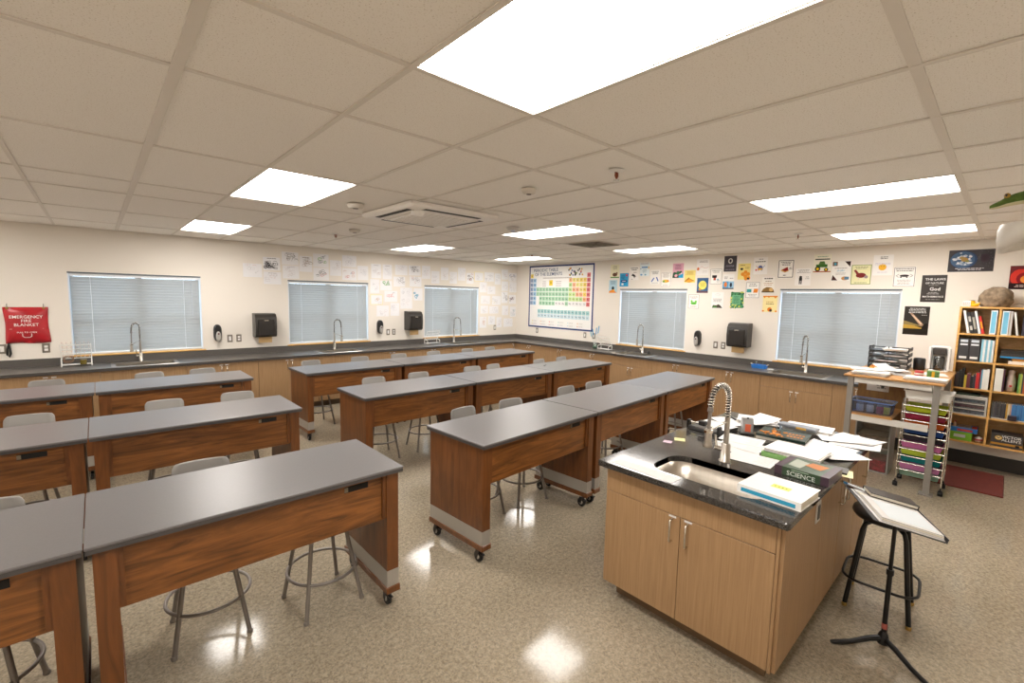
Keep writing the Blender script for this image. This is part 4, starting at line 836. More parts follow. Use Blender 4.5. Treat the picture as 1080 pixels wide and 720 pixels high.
for k in range(12):
    u = -.43*bw+(k % 6)*.145*bw; v = -bh*(.40 if k < 6 else .445)
    p.ell(u, v, .013, .013, ['e8d04c', 'eda868', 'd8585c', '8cc4c6', 'bcd8e2', 'e89a3c'][k % 6], 8); p.words(u+.02, u+.16, v-.018, v+.018, 2, 'c4bebc', rr)
p.build('print', t)['kind'] = 'stuff'
# ================================================================== WALL FIXTURES
def outlet(place, label, sockets=True):
    t = thing('wall_outlet', label, 'outlet', place[0], place[1], 'steel wall plates')
    q = MB(); q.rbox(-.037, -.006, -.06, .037, 0, .06, .003, 1); q.build('plate', mat('plate_steel', '8f877d', .35, .7), t)
    q = MB()
    if sockets: q.rbox(-.017, -.009, .006, .017, -.006, .036, .001, 1); q.rbox(-.017, -.009, -.036, .017, -.006, -.006, .001, 1)
    else: q.rbox(-.017, -.009, -.034, .017, -.006, .034, .001, 1)
    q.build('insert', M_WHITE, t)
outlet(wallA(1.571, 1.182), 'switch plate left one of the pair by the first soap dispenser', False); outlet(wallA(1.698, 1.182), 'outlet right one of the pair by the first soap dispenser')
outlet(wallA(4.344, 1.187), 'switch plate left one of the pair by the second soap dispenser', False); outlet(wallA(4.47, 1.187), 'outlet right one of the pair by the second soap dispenser')
outlet(wallA(7.175, 1.197), 'outlet below the corner drawings', False); outlet(wallA(-.51, 1.15), 'outlet half hidden behind the fire blanket pouch'); outlet(wallA(-.895, 1.16), 'blank plate at the left picture edge', False)
outlet(wallB(3.378, 1.196), 'switch plate left one of the pair by the right-hand towel dispenser', False); outlet(wallB(3.249, 1.196), 'outlet right one of the pair by the right-hand towel dispenser')
outlet(wallB(7.698, 1.155), 'outlet below the left corner of the periodic table', False); outlet(wallB(6.23, 1.15), 'outlet below the right corner of the periodic table', False); outlet(wallB(5.99, 1.15), 'outlet above the jar of blue brushes', False)
def towel(place, label):
    t = thing('towel_dispenser', label, 'towel dispenser', place[0], place[1], 'black paper towel dispensers')
    prof = [(0, -.19), (-.17, -.19), (-.20, -.16), (-.215, 0), (-.20, .13), (-.16, .185), (-.10, .20), (0, .20)]
    q = MB(); q.prism([(a, b) for a, b in prof], -.16, .16, 0, Matrix(((0, 0, 1, 0), (1, 0, 0, 0), (0, 1, 0, 0), (0, 0, 0, 1)))); q.build('housing', M_DARK, t)
    q = MB(); q.rbox(-.125, -.226, -.165, .125, -.19, .10, .012, 2); q.build('front_cover', mat('smoke_plastic', '2b2826', .18), t)
    q = MB(); q.rbox(-.035, -.231, .075, .035, -.224, .092, .003, 1); q.build('badge', M_CHROME, t)
    q = MB(); q.box(-.10, -.125, -.29, .10, -.122, -.185); q.build('paper_towel', mat('kraft_towel', 'c9a877', .9), t)
towel(wallA(2.06, 1.39), 'black paper towel dispenser between first and middle windows'); towel(wallA(4.87, 1.41), 'black paper towel dispenser beside the far window under drawings'); towel(wallB(2.96, 1.40), 'black paper towel dispenser on the poster wall')
def soap(place, label):
    t = thing('soap_dispenser', label, 'soap dispenser', place[0], place[1], 'wall soap dispensers')
    q = MB(); q.rings([[(x*f, -d_, z*f2) for x, z in [(.055*math.cos(2*PI*i/20), .135*math.copysign(abs(math.sin(2*PI*i/20))**.6, math.sin(2*PI*i/20))) for i in range(20)]] for f, f2, d_ in ((1, 1, 0), (1, 1, .05), (.92, .97, .075), (.7, .85, .088))], 0, None, True); q.build('housing', M_BLACK, t)
    q = MB(); q.rings([[(.036*f*math.cos(2*PI*i/16), -d_, -.055+.085*f*math.sin(2*PI*i/16)) for i in range(16)] for f, d_ in ((1, .07), (1, .10), (.7, .112))], 0, None, True); q.build('push_bar', mat('soap_grey', 'aaa6a0', .35), t)
    q = MB(); q.lathe([(.013, 0), (.013, .006)], 12, 0, Tm((0, -.109, -.01), PI/2)); q.build('window_dot', mat('soap_red', '5c2a30', .3), t)
    q = MB(); q.box(-.03, -.085, .06, .005, -.078, .10); q.box(-.035, -.085, .03, -.018, -.078, .05); q.build('label_sticker', M_WHITE, t)
soap(wallA(1.40, 1.28), 'black soap dispenser right of the left-hand window'); soap(wallA(4.155, 1.30), 'black soap dispenser right of the middle window'); soap(wallB(3.69, 1.29), 'black soap dispenser on the poster wall')
# fire blanket pouch
t = thing('fire_blanket_pouch', 'red vinyl emergency fire blanket pouch hanging on two hooks', 'fire blanket', (-.665, YA, 1.455), 0)
vs = []; fs = []; N = 12
def fb(u, v): return .045*(1-(2*u-1)**4)*(1-(2*v-1)**4)*(1.15-.3*v)+.006*math.sin(9*u+4*v)
for sgn in (1, 0):
    for j in range(N+1):
        for i in range(N+1):
            u, v = i/N, j/N; wv = .195+.006*math.cos(6*v)
            vs.append(((2*u-1)*wv+.008*(1-v), -.012-(fb(u, v) if sgn else -.004), -.23+.46*v+.006*math.sin(7*u)*(1-v)))
K = (N+1)**2
for j in range(N):
    for i in range(N):
        a = j*(N+1)+i; fs.append((a, a+1, a+N+2, a+N+1)); fs.append((K+a+N+1, K+a+N+2, K+a+1, K+a))
for i in range(N):
    a = i; fs.append((a+1, a, K+a, K+a+1)); b = N*(N+1)+i; fs.append((b, b+1, K+b+1, K+b)); c = i*(N+1); fs.append((c, c+N+1, K+c+N+1, K+c)); d = c+N; fs.append((d+N+1, d, K+d, K+d+N+1))
q = MB(); q.add(vs, fs, 0, None, True); q.build('pouch', mat('red_vinyl', 'b3222a', .28, var=.1, vscale=9, bump=.4, bscale=14), t)
p = Print(.0)
p.text('EMERGENCY', 0, .105, .052, 'f2e8e4', .003); p.text('FIRE', 0, .055, .052, 'f2e8e4', .003); p.text('BLANKET', 0, .005, .052, 'f2e8e4', .003); p.rect(-.15, -.047, .15, -.043, 'e0b0a8')
p.text('PULL TO OPEN', 0, -.09, .026, 'f2e8e4', .004); p.line([(-.04, -.105), (-.04, -.14), (-.02, -.155), (.02, -.155), (.04, -.14), (.04, -.105)], .006, 'f2e8e4')
def bend(v): u_, w__ = (v[0]/.195+1)/2, (v[2]+.23)/.46; return (v[0], -.0155-fb(min(max(u_, 0), 1), min(max(w__, 0), 1)), v[2])
p.mb.v = [bend(v) for v in p.mb.v]; p.build('lettering', t)
for s in (-1, 1):
    q = MB(); q.tube([(s*.16, -.001, .27), (s*.16, -.012, .265), (s*.16, -.014, .22), (s*.16, -.022, .215)], .004, 6); q.build('hook', M_GREYPAINT, t)
    q = MB(); q.lathe([(.008, 0), (.014, .002), (.014, .004), (.008, .005)], 12, 0, Tm((s*.16, -.018, .215), PI/2)); q.build('grommet', mat('brass', 'a8894c', .3, .8), t)
q = MB(); q.tube([(-.165, -.012, -.22), (-.185, -.016, -.30), (-.19, -.018, -.37), (-.172, -.018, -.40), (-.158, -.018, -.36), (-.165, -.014, -.24)], .010, 6, closed=False); q.build('pull_strap', M_BLACK, t)
# ================================================================== RIGHT-HAND CORNER: BOOKCASE
BX0, BX1 = 7.575, 7.868; BYL, BYR, BYD = .40, -.275, .065
t = thing('bookcase', 'honey oak bookcase with two columns of cubbies mounted on the wall', 'bookcase', (0, 0, 0))
SH = [.325, .645, .965, 1.285, 1.61, 1.925]
q = MB(); q.box(BX0, BYL-.02, .325, BX1, BYL, 1.945); q.build('side', M_HONEY, t)
q = MB(); q.box(BX0, BYR, .325, BX1, BYR+.02, 1.945); q.build('side', M_HONEY, t)
q = MB(); q.box(BX0+.002, BYD-.01, .345, BX1-.01, BYD+.01, 1.925); q.build('divider', M_HONEY, t)
for i, z in enumerate(SH):
    q = MB(); q.box(BX0+.001, BYR+.02, z, BX1-.01, BYL-.02, z+.02); q.build('top_board' if i == 5 else 'shelf', M_HONEY, t)
q = MB(); q.box(BX1-.01, BYR+.02, .325, BX1, BYL-.02, 1.945); q.build('back_panel', wood('oak_back', 'c09658', 'd8b27a', (3, 3, 8)), t)
LC = (BYL-.022, BYD+.012); RC = (BYD-.012, BYR+.022)      # clear y ranges (left to right in view)
PAGES = mat('book_pages', 'e6dfd0', .85)
def book(y, z, th, h, d, col, label, lean=0, x=None, blk=None, title=None, group='books in the bookcase'):
    """upright, spine towards -x, y = left edge in view, thickness runs towards -y; lean in radians tips the top to the left"""
    x = BX0+.008 if x is None else x
    t = thing('book', label, 'book', (x, y, z), 0, group); t.rotation_euler = (lean, 0, 0)
    q = MB(); q.box(0, -th, 0, .004, 0, h); q.box(.004, -.003, 0, d, 0, h); q.box(.004, -th, 0, d, -th+.003, h); q.build('cover', mat('book_'+col, col, .45), t)
    q = MB(); q.box(.004, -th+.003, .004, d-.006, -.003, h-.004); q.build('pages', PAGES, t)
    if blk:
        for a, b, c in blk:
            q = MB(); q.box(-.0008, -th*.86, h*a, 0, -th*.14, h*b); q.build('spine_label', inkm(c), t)
    return t
Z = [s+.0205 for s in SH]
# top left cubby
y = LC[0]
book(y-.062, Z[4], .022, .27, .22, 'ece9e4', 'white book leaning in the top left cubby, first from left', -.20)
book(y-.090, Z[4], .028, .25, .2, '2a2828', 'black book leaning in the top left cubby, second from left', -.20, blk=[(.15, .35, 'c8c4bc'), (.55, .8, 'b8b4ac')])
book(y-.124, Z[4], .026, .255, .2, '34302e', 'black book with pale spine lettering, third in the top left cubby', -.20, blk=[(.2, .75, 'a8a49a')])
book(y-.156, Z[4], .020, .265, .2, 'e4e6e6', 'thin white book leaning beside the red one, top left cubby', -.20)
book(y-.182, Z[4], .022, .205, .18, 'cf2f2c', 'red book leaning in the top left cubby', -.20, blk=[(.3, .7, 'e8a030')])
book(y-.240, Z[4], .052, .275, .25, 'eef0f0', 'white binder with wide blue spine label, top left cubby', 0, blk=[(.06, .95, '7cc0de')])
# top right cubby
book(RC[0]-.006, Z[4], .055, .272, .25, 'eef1f2', 'white binder with blue spine label, top right cubby', 0, blk=[(.05, .95, '7cc0de')])
book(RC[0]-.066, Z[4], .02, .27, .22, 'cdc8c2', 'plain grey-white book next to the binder, top right cubby')
book(RC[0]-.126, Z[4], .018, .262, .2, 'e8e5de', 'thin pale book leaning left in top right cubby', -.14)
book(RC[0]-.165, Z[4], .05, .235, .22, '3d3a44', 'dark patterned thick book in the top right cubby', 0, blk=[(.2, .8, '5a5564')])
book(RC[0]-.218, Z[4], .03, .225, .22, '4a3346', 'dark purple book at right end of top right cubby')
# second row left
for k in range(2): book(LC[0]-.004-k*.092, Z[3], .088, .262, .25, '3b3a3d', 'charcoal box file with white bands, %s in the second row' % ('first' if k == 0 else 'second'), 0, blk=[(.1, .2, 'e4e4e2'), (.70, .77, 'e4e8ec'), (.84, .95, 'c8d0d8')], group='box files')
yy = LC[0]-.192
for k, c in enumerate(('8fc4d8', 'e9ebea', '7fb8d0', 'eef0f0', '86bcd2', 'e6e8e6', 'f0f0ee')):
    if yy-.017 < LC[1]: break
    book(yy, Z[3], .0165, .262-.003*(k % 3), .23, c, '%s thin %s booklet after the box files, second row' % (('first', 'second', 'third', 'fourth', 'fifth', 'sixth', 'seventh')[k], 'blue' if k in (0, 2, 4) else 'white'), 0); yy -= .0175
# second row right: lying stack
def lying(x, y, z, sx, sy, h, col, label, rz=0, group='lying books and folders', name='book', pages=True):
    t = thing(name, label, name.replace('_', ' ').split()[-1], (x, y, z), rz, group)
    q = MB()
    if pages:
        q.box(-sx/2, -sy/2, 0, sx/2, sy/2, .003); q.box(-sx/2, -sy/2, h-.003, sx/2, sy/2, h); q.box(-sx/2, -sy/2, .003, -sx/2+.004, sy/2, h-.003); q.build('cover', mat('book_'+col, col, .35), t)
        q = MB(); q.box(-sx/2+.004, -sy/2+.005, .003, sx/2-.005, sy/2-.005, h-.003); q.build('pages', PAGES, t)
    else: q.rbox(-sx/2, -sy/2, 0, sx/2, sy/2, h, min(.004, h*.3), 1); q.build('body', mat('book_'+col, col, .4), t)
    return t
xs_ = BX0+.15; ym = (RC[0]+RC[1])/2
lying(xs_, ym-.04, Z[3], .24, .20, .035, 'e9e2d8', 'white magazines at the bottom of the lying stack'); lying(xs_, ym-.05, Z[3]+.0355, .22, .17, .03, 'c98a3c', 'tan wooden tray on the lying magazines', name='tray', pages=False)
lying(xs_, ym, Z[3]+.066, .24, .255, .018, '2f8cc8', 'blue folder in the lying stack, second row right', name='folder'); lying(xs_, ym, Z[3]+.0845, .24, .255, .03, '3d3a38', 'dark grey folder lying above the blue folder', name='folder'); lying(xs_, ym, Z[3]+.115, .24, .25, .04, '26221f', 'thick black folder topmost of the lying stack', name='folder')
# third row left
for k, (c, h, th) in enumerate((('3a3032', .17, .03), ('2a2826', .20, .022), ('22201f', .225, .025), ('d0b83c', .15, .02), ('6a3038', .17, .03), ('2c2a2c', .14, .025), ('3c3a40', .16, .018), ('c83030', .19, .024), ('7a2430', .23, .014), ('5f9cb8', .23, .012), ('e8e6e0', .235, .03), ('eceae4', .24, .022))):
    y = LC[0]-.004-sum(a for a in (.03, .022, .025, .02, .03, .025, .018, .024, .014, .012, .03, .022)[:k])-.0008*k
    book(y, Z[2], th, h, .16, c, '%s book in the third row left, %s from the left' % ({'3a3032': 'plum', '2a2826': 'black', '22201f': 'tall black', 'd0b83c': 'yellow', '6a3038': 'maroon', '2c2a2c': 'short black', '3c3a40': 'charcoal', 'c83030': 'red', '7a2430': 'dark red', '5f9cb8': 'blue', 'e8e6e0': 'white', 'eceae4': 'tall white'}[c], ('first', 'second', 'third', 'fourth', 'fifth', 'sixth', 'seventh', 'eighth', 'ninth', 'tenth', 'eleventh', 'twelfth')[k]))
# third row right
book(RC[0]-.006, Z[2], .06, .262, .22, 'e6e3da', 'white binder in the third row right cubby'); book(RC[0]-.07, Z[2], .012, .25, .2, '4a2438', 'thin maroon book beside the plastic bag')
t = thing('plastic_bag', 'crumpled translucent plastic bag with red mark in the third row right cubby', 'bag', (BX0+.13, RC[0]-.133, Z[2]), 0)
q = MB(); rr = random.Random(2); rg = []
for z, r in ((0, .03), (.01, .045), (.08, .05), (.15, .043), (.2, .03), (.235, .037), (.245, .008)): rg.append([(1.6*r*math.cos(2*PI*i/14)*rr.uniform(.85, 1.1), r*math.sin(2*PI*i/14)*rr.uniform(.8, 1.0), z) for i in range(14)])
q.rings(rg); q.build('bag', mat('bag_plastic', 'd8c0b4', .25, var=.2, vscale=18), t)
q = MB(); q.lathe([(.012, 0), (.012, .003)], 10, 0, Tm((-.083, 0, .07), 0, -PI/2)); q.build('logo_mark', inkm('c83038'), t)
for k, (c, th) in enumerate((('6a9a4c', .014), ('a8b04c', .014), ('3c3a40', .012), ('b05a30', .02))): book(RC[0]-.186-(0, .0145, .029, .0415)[k], Z[2], th, .215+.006*(k % 2), .2, c, '%s thin book right of the plastic bag' % ('green', 'olive', 'dark', 'rust')[k])
# fourth row left: clear drawers
def drawers(label, x, y, z, d, w_, h, n, fr, glass, fronts, rz=0, name='plastic_drawer_unit'):
    t = thing(name, label, 'drawer unit', (x, y, z), rz)
    m1 = mat('drawer_frame_'+fr, fr, .4); q = MB(); e = .014
    q.box(0, -w_/2, 0, d, -w_/2+e, h); q.box(0, w_/2-e, 0, d, w_/2, h); q.box(0, -w_/2+e, h-e, d, w_/2-e, h); q.box(0, -w_/2+e, 0, d, w_/2-e, e); q.box(d-.006, -w_/2+e, e, d, w_/2-e, h-e)
    hh = (h-2*e)/n
    q.build('frame', m1, t)
    for k in range(n):
        z0 = e+hh*k+.003; q = MB(); y0, y1 = -w_/2+e+.003, w_/2-e-.003
        q.box(.002, y0, z0, .006, y1, z0+hh-.012); q.box(.006, y0, z0, d-.01, y0+.003, z0+hh-.014); q.box(.006, y1-.003, z0, d-.01, y1, z0+hh-.014); q.box(.006, y0, z0, d-.01, y1, z0+.003)
        dr = q.build('drawer', glass, t)
        q = MB(); q.box(.004, y0+.004, z0+.004, d-.02, y1-.004, z0+hh*.45); q.build('contents', mat('contents_'+fronts[k], fronts[k], .7, var=.5, vscale=30), dr)
        q = MB(); q.rbox(-.008, y0, z0+hh-.020, .004, y1, z0+hh-.008, .002, 1); q.build('drawer_lip', m1, dr)
drawers('white plastic three-drawer organiser in the fourth row', BX0+.004, (LC[0]+LC[1])/2, Z[1], .25, .29, .225, 3, 'd9d6d0', MATS['clear_plastic'], ['5c6472', '6a4a52', '4c5868'])
lying(BX0+.12, (LC[0]+LC[1])/2+.02, Z[1]+.226, .18, .2, .018, '3c4a3c', 'dark green folder lying on the three-drawer organiser', name='folder')
# fourth row right
lying(BX0+.1, (RC[0]+RC[1])/2, Z[1], .18, .28, .014, 'e8e6e2', 'white papers lying under the row of slim cases', name='paper_stack', pages=False)
cols = ['4c4844', '5c5854', '46424a', '3c3a3c', '545050', '3f3b3b', '4a4648', '38363a', 'c89a3c', 'dccfae', 'c8a088', '3f78b0', '3f78b0', '3a70a8', '4480b8', '3f78b0', '3a70a8', '4480b8', '3f78b0', '3d74ac']
ORD = ['first', 'second', 'third', 'fourth', 'fifth', 'sixth', 'seventh', 'eighth', 'ninth', 'tenth', 'eleventh', 'twelfth', 'thirteenth', 'fourteenth', 'fifteenth', 'sixteenth', 'seventeenth', 'eighteenth', 'nineteenth', 'twentieth']
for k, c in enumerate(cols): book(RC[0]-.008-k*.0142, Z[1]+.0145, .0135, .175-.004*(k % 2), .15, c, '%s slim case from left in the fourth row right, %s' % (ORD[k], 'dark' if k < 8 else ('tan' if k < 11 else 'blue')), group='slim cases in the fourth row')
lying(BX0+.05, RC[0]-.175, Z[1]+.0145, .09, .07, .05, '2f2430', 'small dark purple box in front of the slim cases', name='box', pages=False).location.x = BX0-.03
# bottom row left
bt = thing('storage_box', 'lime green box with white label at bottom left of bookcase', 'box', (BX0+.13, LC[0]-.105, Z[0])); q = MB(); q.rbox(-.11, -.1, 0, .11, .1, .10, .004, 1); q.build('body', mat('lime_box', '7bb82c', .45), bt); q = MB(); q.box(-.1115, -.045, .035, -.11, .055, .07); q.build('label_sticker', mat('label_grey', 'c8cac4', .6), bt)
bt = thing('puzzle_box', 'blue flat game box with red corner on the green box', 'box', (BX0+.125, LC[0]-.125, Z[0]+.1005)); q = MB(); q.rbox(-.105, -.12, 0, .105, .12, .055, .003, 1); q.build('body', mat('blue_box', '2f74bc', .35), bt); q = MB(); q.box(-.1062, -.08, .012, -.105, .05, .035); q.box(-.1, -.115, .055, .06, -.07, .0562); q.build('print', inkm('c84a3c'), bt); q = MB(); q.box(-.095, -.06, .0552, .095, .1, .0565); q.build('lid_picture', mat('lid_print', 'b8a898', .5, var=.5, vscale=30), bt)
bt = thing('ornament', 'small red and white ornament ball beside the green box', 'ornament', (BX0+.06, LC[1]+.042, Z[0])); q = MB(); q.lathe([(.001, 0), (.025, .006), (.038, .035), (.03, .06), (.001, .072)], 14); q.build('ball', mat('ornament_white', 'd8ccc4', .3), bt); q = MB(); q.lathe([(.0385, .028), (.0395, .036), (.0375, .046)], 14); q.build('band', mat('ornament_red', 'a83034', .3), bt)
bt = thing('figurine', 'tiny figurine with red cap on top of the blue game box', 'figurine', (BX0+.07, LC[0]-.05, Z[0]+.158)); q = MB(); q.lathe([(.014, 0), (.017, .02), (.009, .035), (.012, .045), (.001, .058)], 10); q.build('body', mat('figurine_tan', 'c0a890', .5), bt); q = MB(); q.lathe([(.0135, .047), (.008, .058), (.001, .066)], 10); q.build('cap', mat('ornament_red', 'a83034', .3), bt)
# bottom row right: coffee box
bt = thing('coffee_box', 'dark carton with white lettering and gold stripe, bottom right of bookcase', 'box', (BX0+.12, (RC[0]+RC[1])/2-.005, Z[0]), -PI/2)
q = MB(); q.rbox(-.125, -.10, 0, .125, .10, .155, .002, 1); q.build('carton', mat('coffee_carton', '3a3837', .4), bt)
p = Print(.101); p.rect(-.124, .025, .124, .048, 'c08c3c'); p.ell(-.065, .105, .03, .026, 'c8a04c', 18); p.ell(-.065, .105, .022, .018, 'e0c890', 16); p.line([(-.078, .115), (-.066, .098), (-.052, .115)], .006, '3a2c18')
p.text('VICTOR', .035, .122, .042, 'e8e6e2', .012); p.text("ALLEN'S", .035, .085, .042, 'e8e6e2', .012); p.ell(.085, .033, .018, .012, '2a2622'); p.build('print', bt)
# on top: rock, duck, card
TOPZ = 1.9455
bm = bmesh.new(); bmesh.ops.create_icosphere(bm, subdivisions=4, radius=1)
from mathutils import noise
for v in bm.verts:
    d = v.co.normalized(); f = 1+.22*noise.noise(d*1.3+Vector((3, 1, 2)))+.10*noise.noise(d*3.5)+.05*noise.noise(d*9)
    v.co = Vector((d.x*.10*f, d.y*.135*f*(1.0-.18*d.z), d.z*.140*f)); 
    v.co.z = max(v.co.z, -.105)
me = bpy.data.meshes.new('rock'); bm.to_mesh(me); bm.free(); me.materials.append(mat('rough_rock', '8d7b66', .9, var=.4, vscale=22, bump=1.0, bscale=50))
o = inst('rock', me, None, (7.70, .115, TOPZ+.105)); tag(o, 'large rough brown rock on top of the bookcase', 'rock')
for pl in me.polygons: pl.use_smooth = True
t = thing('rubber_duck', 'yellow rubber duck with black cap on the bookcase', 'duck', (7.66, .285, TOPZ), math.radians(60))
yl = mat('duck_yellow', 'eebc28', .3)
q = MB(); q.lathe([(.001, 0), (.03, .003), (.038, .018), (.03, .034), (.001, .042)], 14, sx=1.25); q.lathe([(.001, .032), (.02, .038), (.024, .052), (.018, .066), (.001, .072)], 12, c=(.02, 0, 0)); q.tube([(-.03, 0, .028), (-.052, 0, .045)], [.016, .004], 8); q.build('body', yl, t)
q = MB(); q.tube([(.04, 0, .05), (.056, 0, .048)], [.009, .004], 8); q.build('beak', mat('duck_orange', 'e07020', .3), t)
q = MB(); q.box(-.006, -.022, .071, .044, .022, .074); q.lathe([(.016, .062), (.016, .071)], 10, c=(.02, 0, 0)); q.build('cap', M_BLACK, t)
t = thing('name_card', 'small white card with pale red lettering on the bookcase', 'card', (7.645, .352, TOPZ), -PI/2); q = MB(); q.prism([(-.012, 0), (.012, 0), (.0, .065)], -.035, .035, 0, Matrix(((0, 0, 1, 0), (1, 0, 0, 0), (0, 1, 0, 0), (0, 0, 0, 1)))); q.build('card', M_PAPER, t)
q = MB(); T_ = Tm((0, -.0125, 0), -.18); 
for k in range(2):
    for j in range(4): q.box(-.028+.015*j, -.001, .012+.022*k, -.017+.015*j, 0, .024+.022*k, 0, T_)
q.build('lettering', inkm('e0a090'), t)
t = thing('wire_coil', 'thin dark wire lying behind the rock', 'wire', (7.72, -.05, TOPZ)); q = MB(); q.tube([(0, .05, .004), (.02, .02, .03), (-.01, -.02, .045), (.0, -.07, .03), (.01, -.13, .006), (.0, -.19, .004)], .002, 5); q.build('wire', mat('wire_brown', '6a5038', .5), t)

# ================================================================== TALL WORK TABLE
TX0, TX1, TY0, TY1, TT = 6.16, 7.56, .365, 1.195, 1.165
t = thing('work_table', 'tall work table with wooden top and grey metal legs', 'table', (0, 0, 0))
q = MB(); q.rbox(TX0, TY0, TT-.02, TX1, TY1, TT, .004, 1); q.build('table_top', wood('table_oak', 'a8763c', 'c8965a', (8, 1.2, 8)), t)
ms = mat('bench_steel', '98948e', .45, .4); mw = mat('bench_rail', 'd5d2cc', .5)
for x, y in ((TX0+.07, TY0+.06), (TX0+.07, TY1-.06), (TX1-.07, TY0+.06), (TX1-.07, TY1-.06)):
    q = MB(); q.box(x-.026, y-.026, .012, x+.026, y+.026, TT-.02); lg = q.build('leg', ms, t); q = MB(); q.box(x-.055, y-.055, 0, x+.055, y+.055, .012); q.build('foot_plate', ms, lg)
q = MB(); q.box(TX0+.04, TY0+.095, TT-.085, TX0+.07, TY1-.095, TT-.02); q.build('front_apron', mw, t)
for y in (TY0+.06, TY1-.06):
    q = MB(); q.box(TX0+.105, y-.015, TT-.085, TX1-.105, y+.015, TT-.02); q.build('side_apron', mw, t)
q = MB(); q.box(TX0+.045, TY0+.095, .655, TX0+.075, TY1-.095, .722); q.build('shelf_rail', mw, t)
q = MB(); q.box(TX0+.035, .745, .722, 6.86, TY1-.095, .738); q.build('shelf', wood('table_oak', 'a8763c', 'c8965a', (8, 1.2, 8)), t)
q = MB(); q.box(6.86, .73, .60, 6.876, TY1-.02, TT-.09); bp_ = q.build('back_panel', wood('panel_brown', '7d5a36', '94703f', (6, 6, 1)), t)
nt_ = thing('notice_sheet', 'white notice sheet taped inside the work table', 'paper', (6.8595, .985, .99), -PI/2); q = MB(); q.box(-.105, -.0015, -.075, .105, 0, .06); q.build('sheet', M_PAPER, nt_); p = Print(.0018); rr = random.Random(6); p.words(-.02, .09, -.05, .04, 3, '8a8886', rr); p.rect(.03, -.03, .06, .04, '555353'); p.build('print', nt_)
# things on the shelf and below
t = thing('plastic_bin', 'translucent blue plastic bin with craft supplies on the table shelf', 'bin', (6.40, .945, .7385))
def openbin(q, w0, d0, w1, d1, h, th=.003):
    o0 = rrect(w0, d0, .02, 0, 2); o1 = rrect(w1, d1, .02, h, 2); i1 = rrect(w1-2*th, d1-2*th, .02, h, 2); i0 = rrect(w0-2*th, d0-2*th, .02, th, 2)
    q.rings([o0, o1, i1, i0], 0, None, False)
q = MB(); openbin(q, .24, .34, .27, .375, .135); q.build('tub', glass_mat('blue_clear', (.62, .72, .90), .15, .2), t)
q = MB(); a = rrect(.29, .395, .025, .128, 2); b = rrect(.29, .395, .025, .137, 2); ci = rrect(.265, .37, .02, .137, 2); di = rrect(.265, .37, .02, .128, 2); q.rings([a, b, ci, di, a], 0, None, False, False, False); q.build('rim', mat('blue_rim', '5f80c0', .3), t)
for k, (dy, c) in enumerate(((.11, 'd8dce0'), (.02, 'e8e4d8'), (-.07, 'c0406a'), (-.12, 'd8c84c'))):
    o = thing('craft_jar', '%s small jar inside the blue bin' % ('grey', 'cream', 'pink', 'yellow')[k], 'jar', (6.36+.02*(k % 2), .945+dy, .742), 0, 'jars in the blue bin'); q = MB(); q.lathe([(.03, 0), (.034, .004), (.034, .07), (.026, .08)], 12); q.build('jar', mat('jar_'+c, c, .4), o); q = MB(); q.lathe([(.028, .08), (.028, .095)], 12); q.build('lid', mat('jar_lid', '7c8490', .4), o)
drawers('grey plastic two-drawer unit with maroon lower drawer under the work table', 6.60, .955, 0, .36, .33, .60, 2, '9b9893', MATS['clear_plastic'], ['8a2430', '5d4c3c'])
# rolling drawer cart
t = thing('drawer_cart', 'chrome rolling cart with ten coloured plastic drawers', 'cart', (6.285, .50, 0))
hw_ = .165; dp = .30
for x in (0, dp):
    for y in (-hw_-.014, hw_+.014):
        q = MB(); q.tube([(x, y, .085), (x, y, .90)], .008, 8); q.build('post', M_CHROME, t)
        q = MB(); q.tube([(x, y, .085), (x, y, .058)], .006, 8); q.prism([(-.012, .06), (.012, .06), (.02, .03), (.012, .022)], -.014, .014, 0, Matrix.Translation((x, y, 0)) @ Matrix(((1, 0, 0, 0), (0, 0, 1, 0), (0, 1, 0, 0), (0, 0, 0, 1)))); cs = q.build('castor', M_BLACK, t)
        q = MB(); q.lathe([(.001, -.02), (.024, -.02), (.026, -.012), (.026, .012), (.024, .02), (.001, .02)], 14, 0, Tm((x+.01, y, .026), PI/2)); q.build('wheel', M_RUBBER, cs)
for y in (-hw_-.014, hw_+.014):
    q = MB(); q.tube([(0, y, .90), (.03, y, .945), (.06, y, .955), (dp-.06, y, .955), (dp-.03, y, .945), (dp, y, .90)], .008, 8); q.build('handle_rail', M_CHROME, t)
DC = ['bdc62e', '9c2743', 'dd6f2a', '1f4f9a', '2c2230', 'c46fa2', 'b6c93e', '12868a', 'c67fb0', '8fb09c']
for k in range(10):
    z1 = .895-k*.0775; out = (0, .005, 0, .01, 0, .03, .012, 0, .02, 0)[k]
    for y in (-hw_-.014, hw_+.014):
        q = MB(); q.tube([(0, y, z1), (dp, y, z1)], .004, 6); q.build('runner', M_CHROME, t)
    q = MB(); q.tube([(-.008, -hw_-.014, z1), (-.008, hw_+.014, z1)], .005, 6); q.build('cross_rail', M_CHROME, t)
    q = MB(); w0, w1 = 2*hw_-.03, 2*hw_-.004; h_ = .062
    A0 = rrect(dp-.04, w0, .012, z1-h_, 2, dp/2-out); A1 = rrect(dp-.01, w1, .012, z1-.004, 2, dp/2-out); A2 = rrect(dp-.016, w1-.006, .012, z1-.004, 2, dp/2-out); A3 = rrect(dp-.046, w0-.006, .012, z1-h_+.003, 2, dp/2-out)
    q.rings([A0, A1, A2, A3], 0, None, False); d_ = q.build('drawer', translucent_mat('drawer_'+DC[k], DC[k], .25, .35), t)
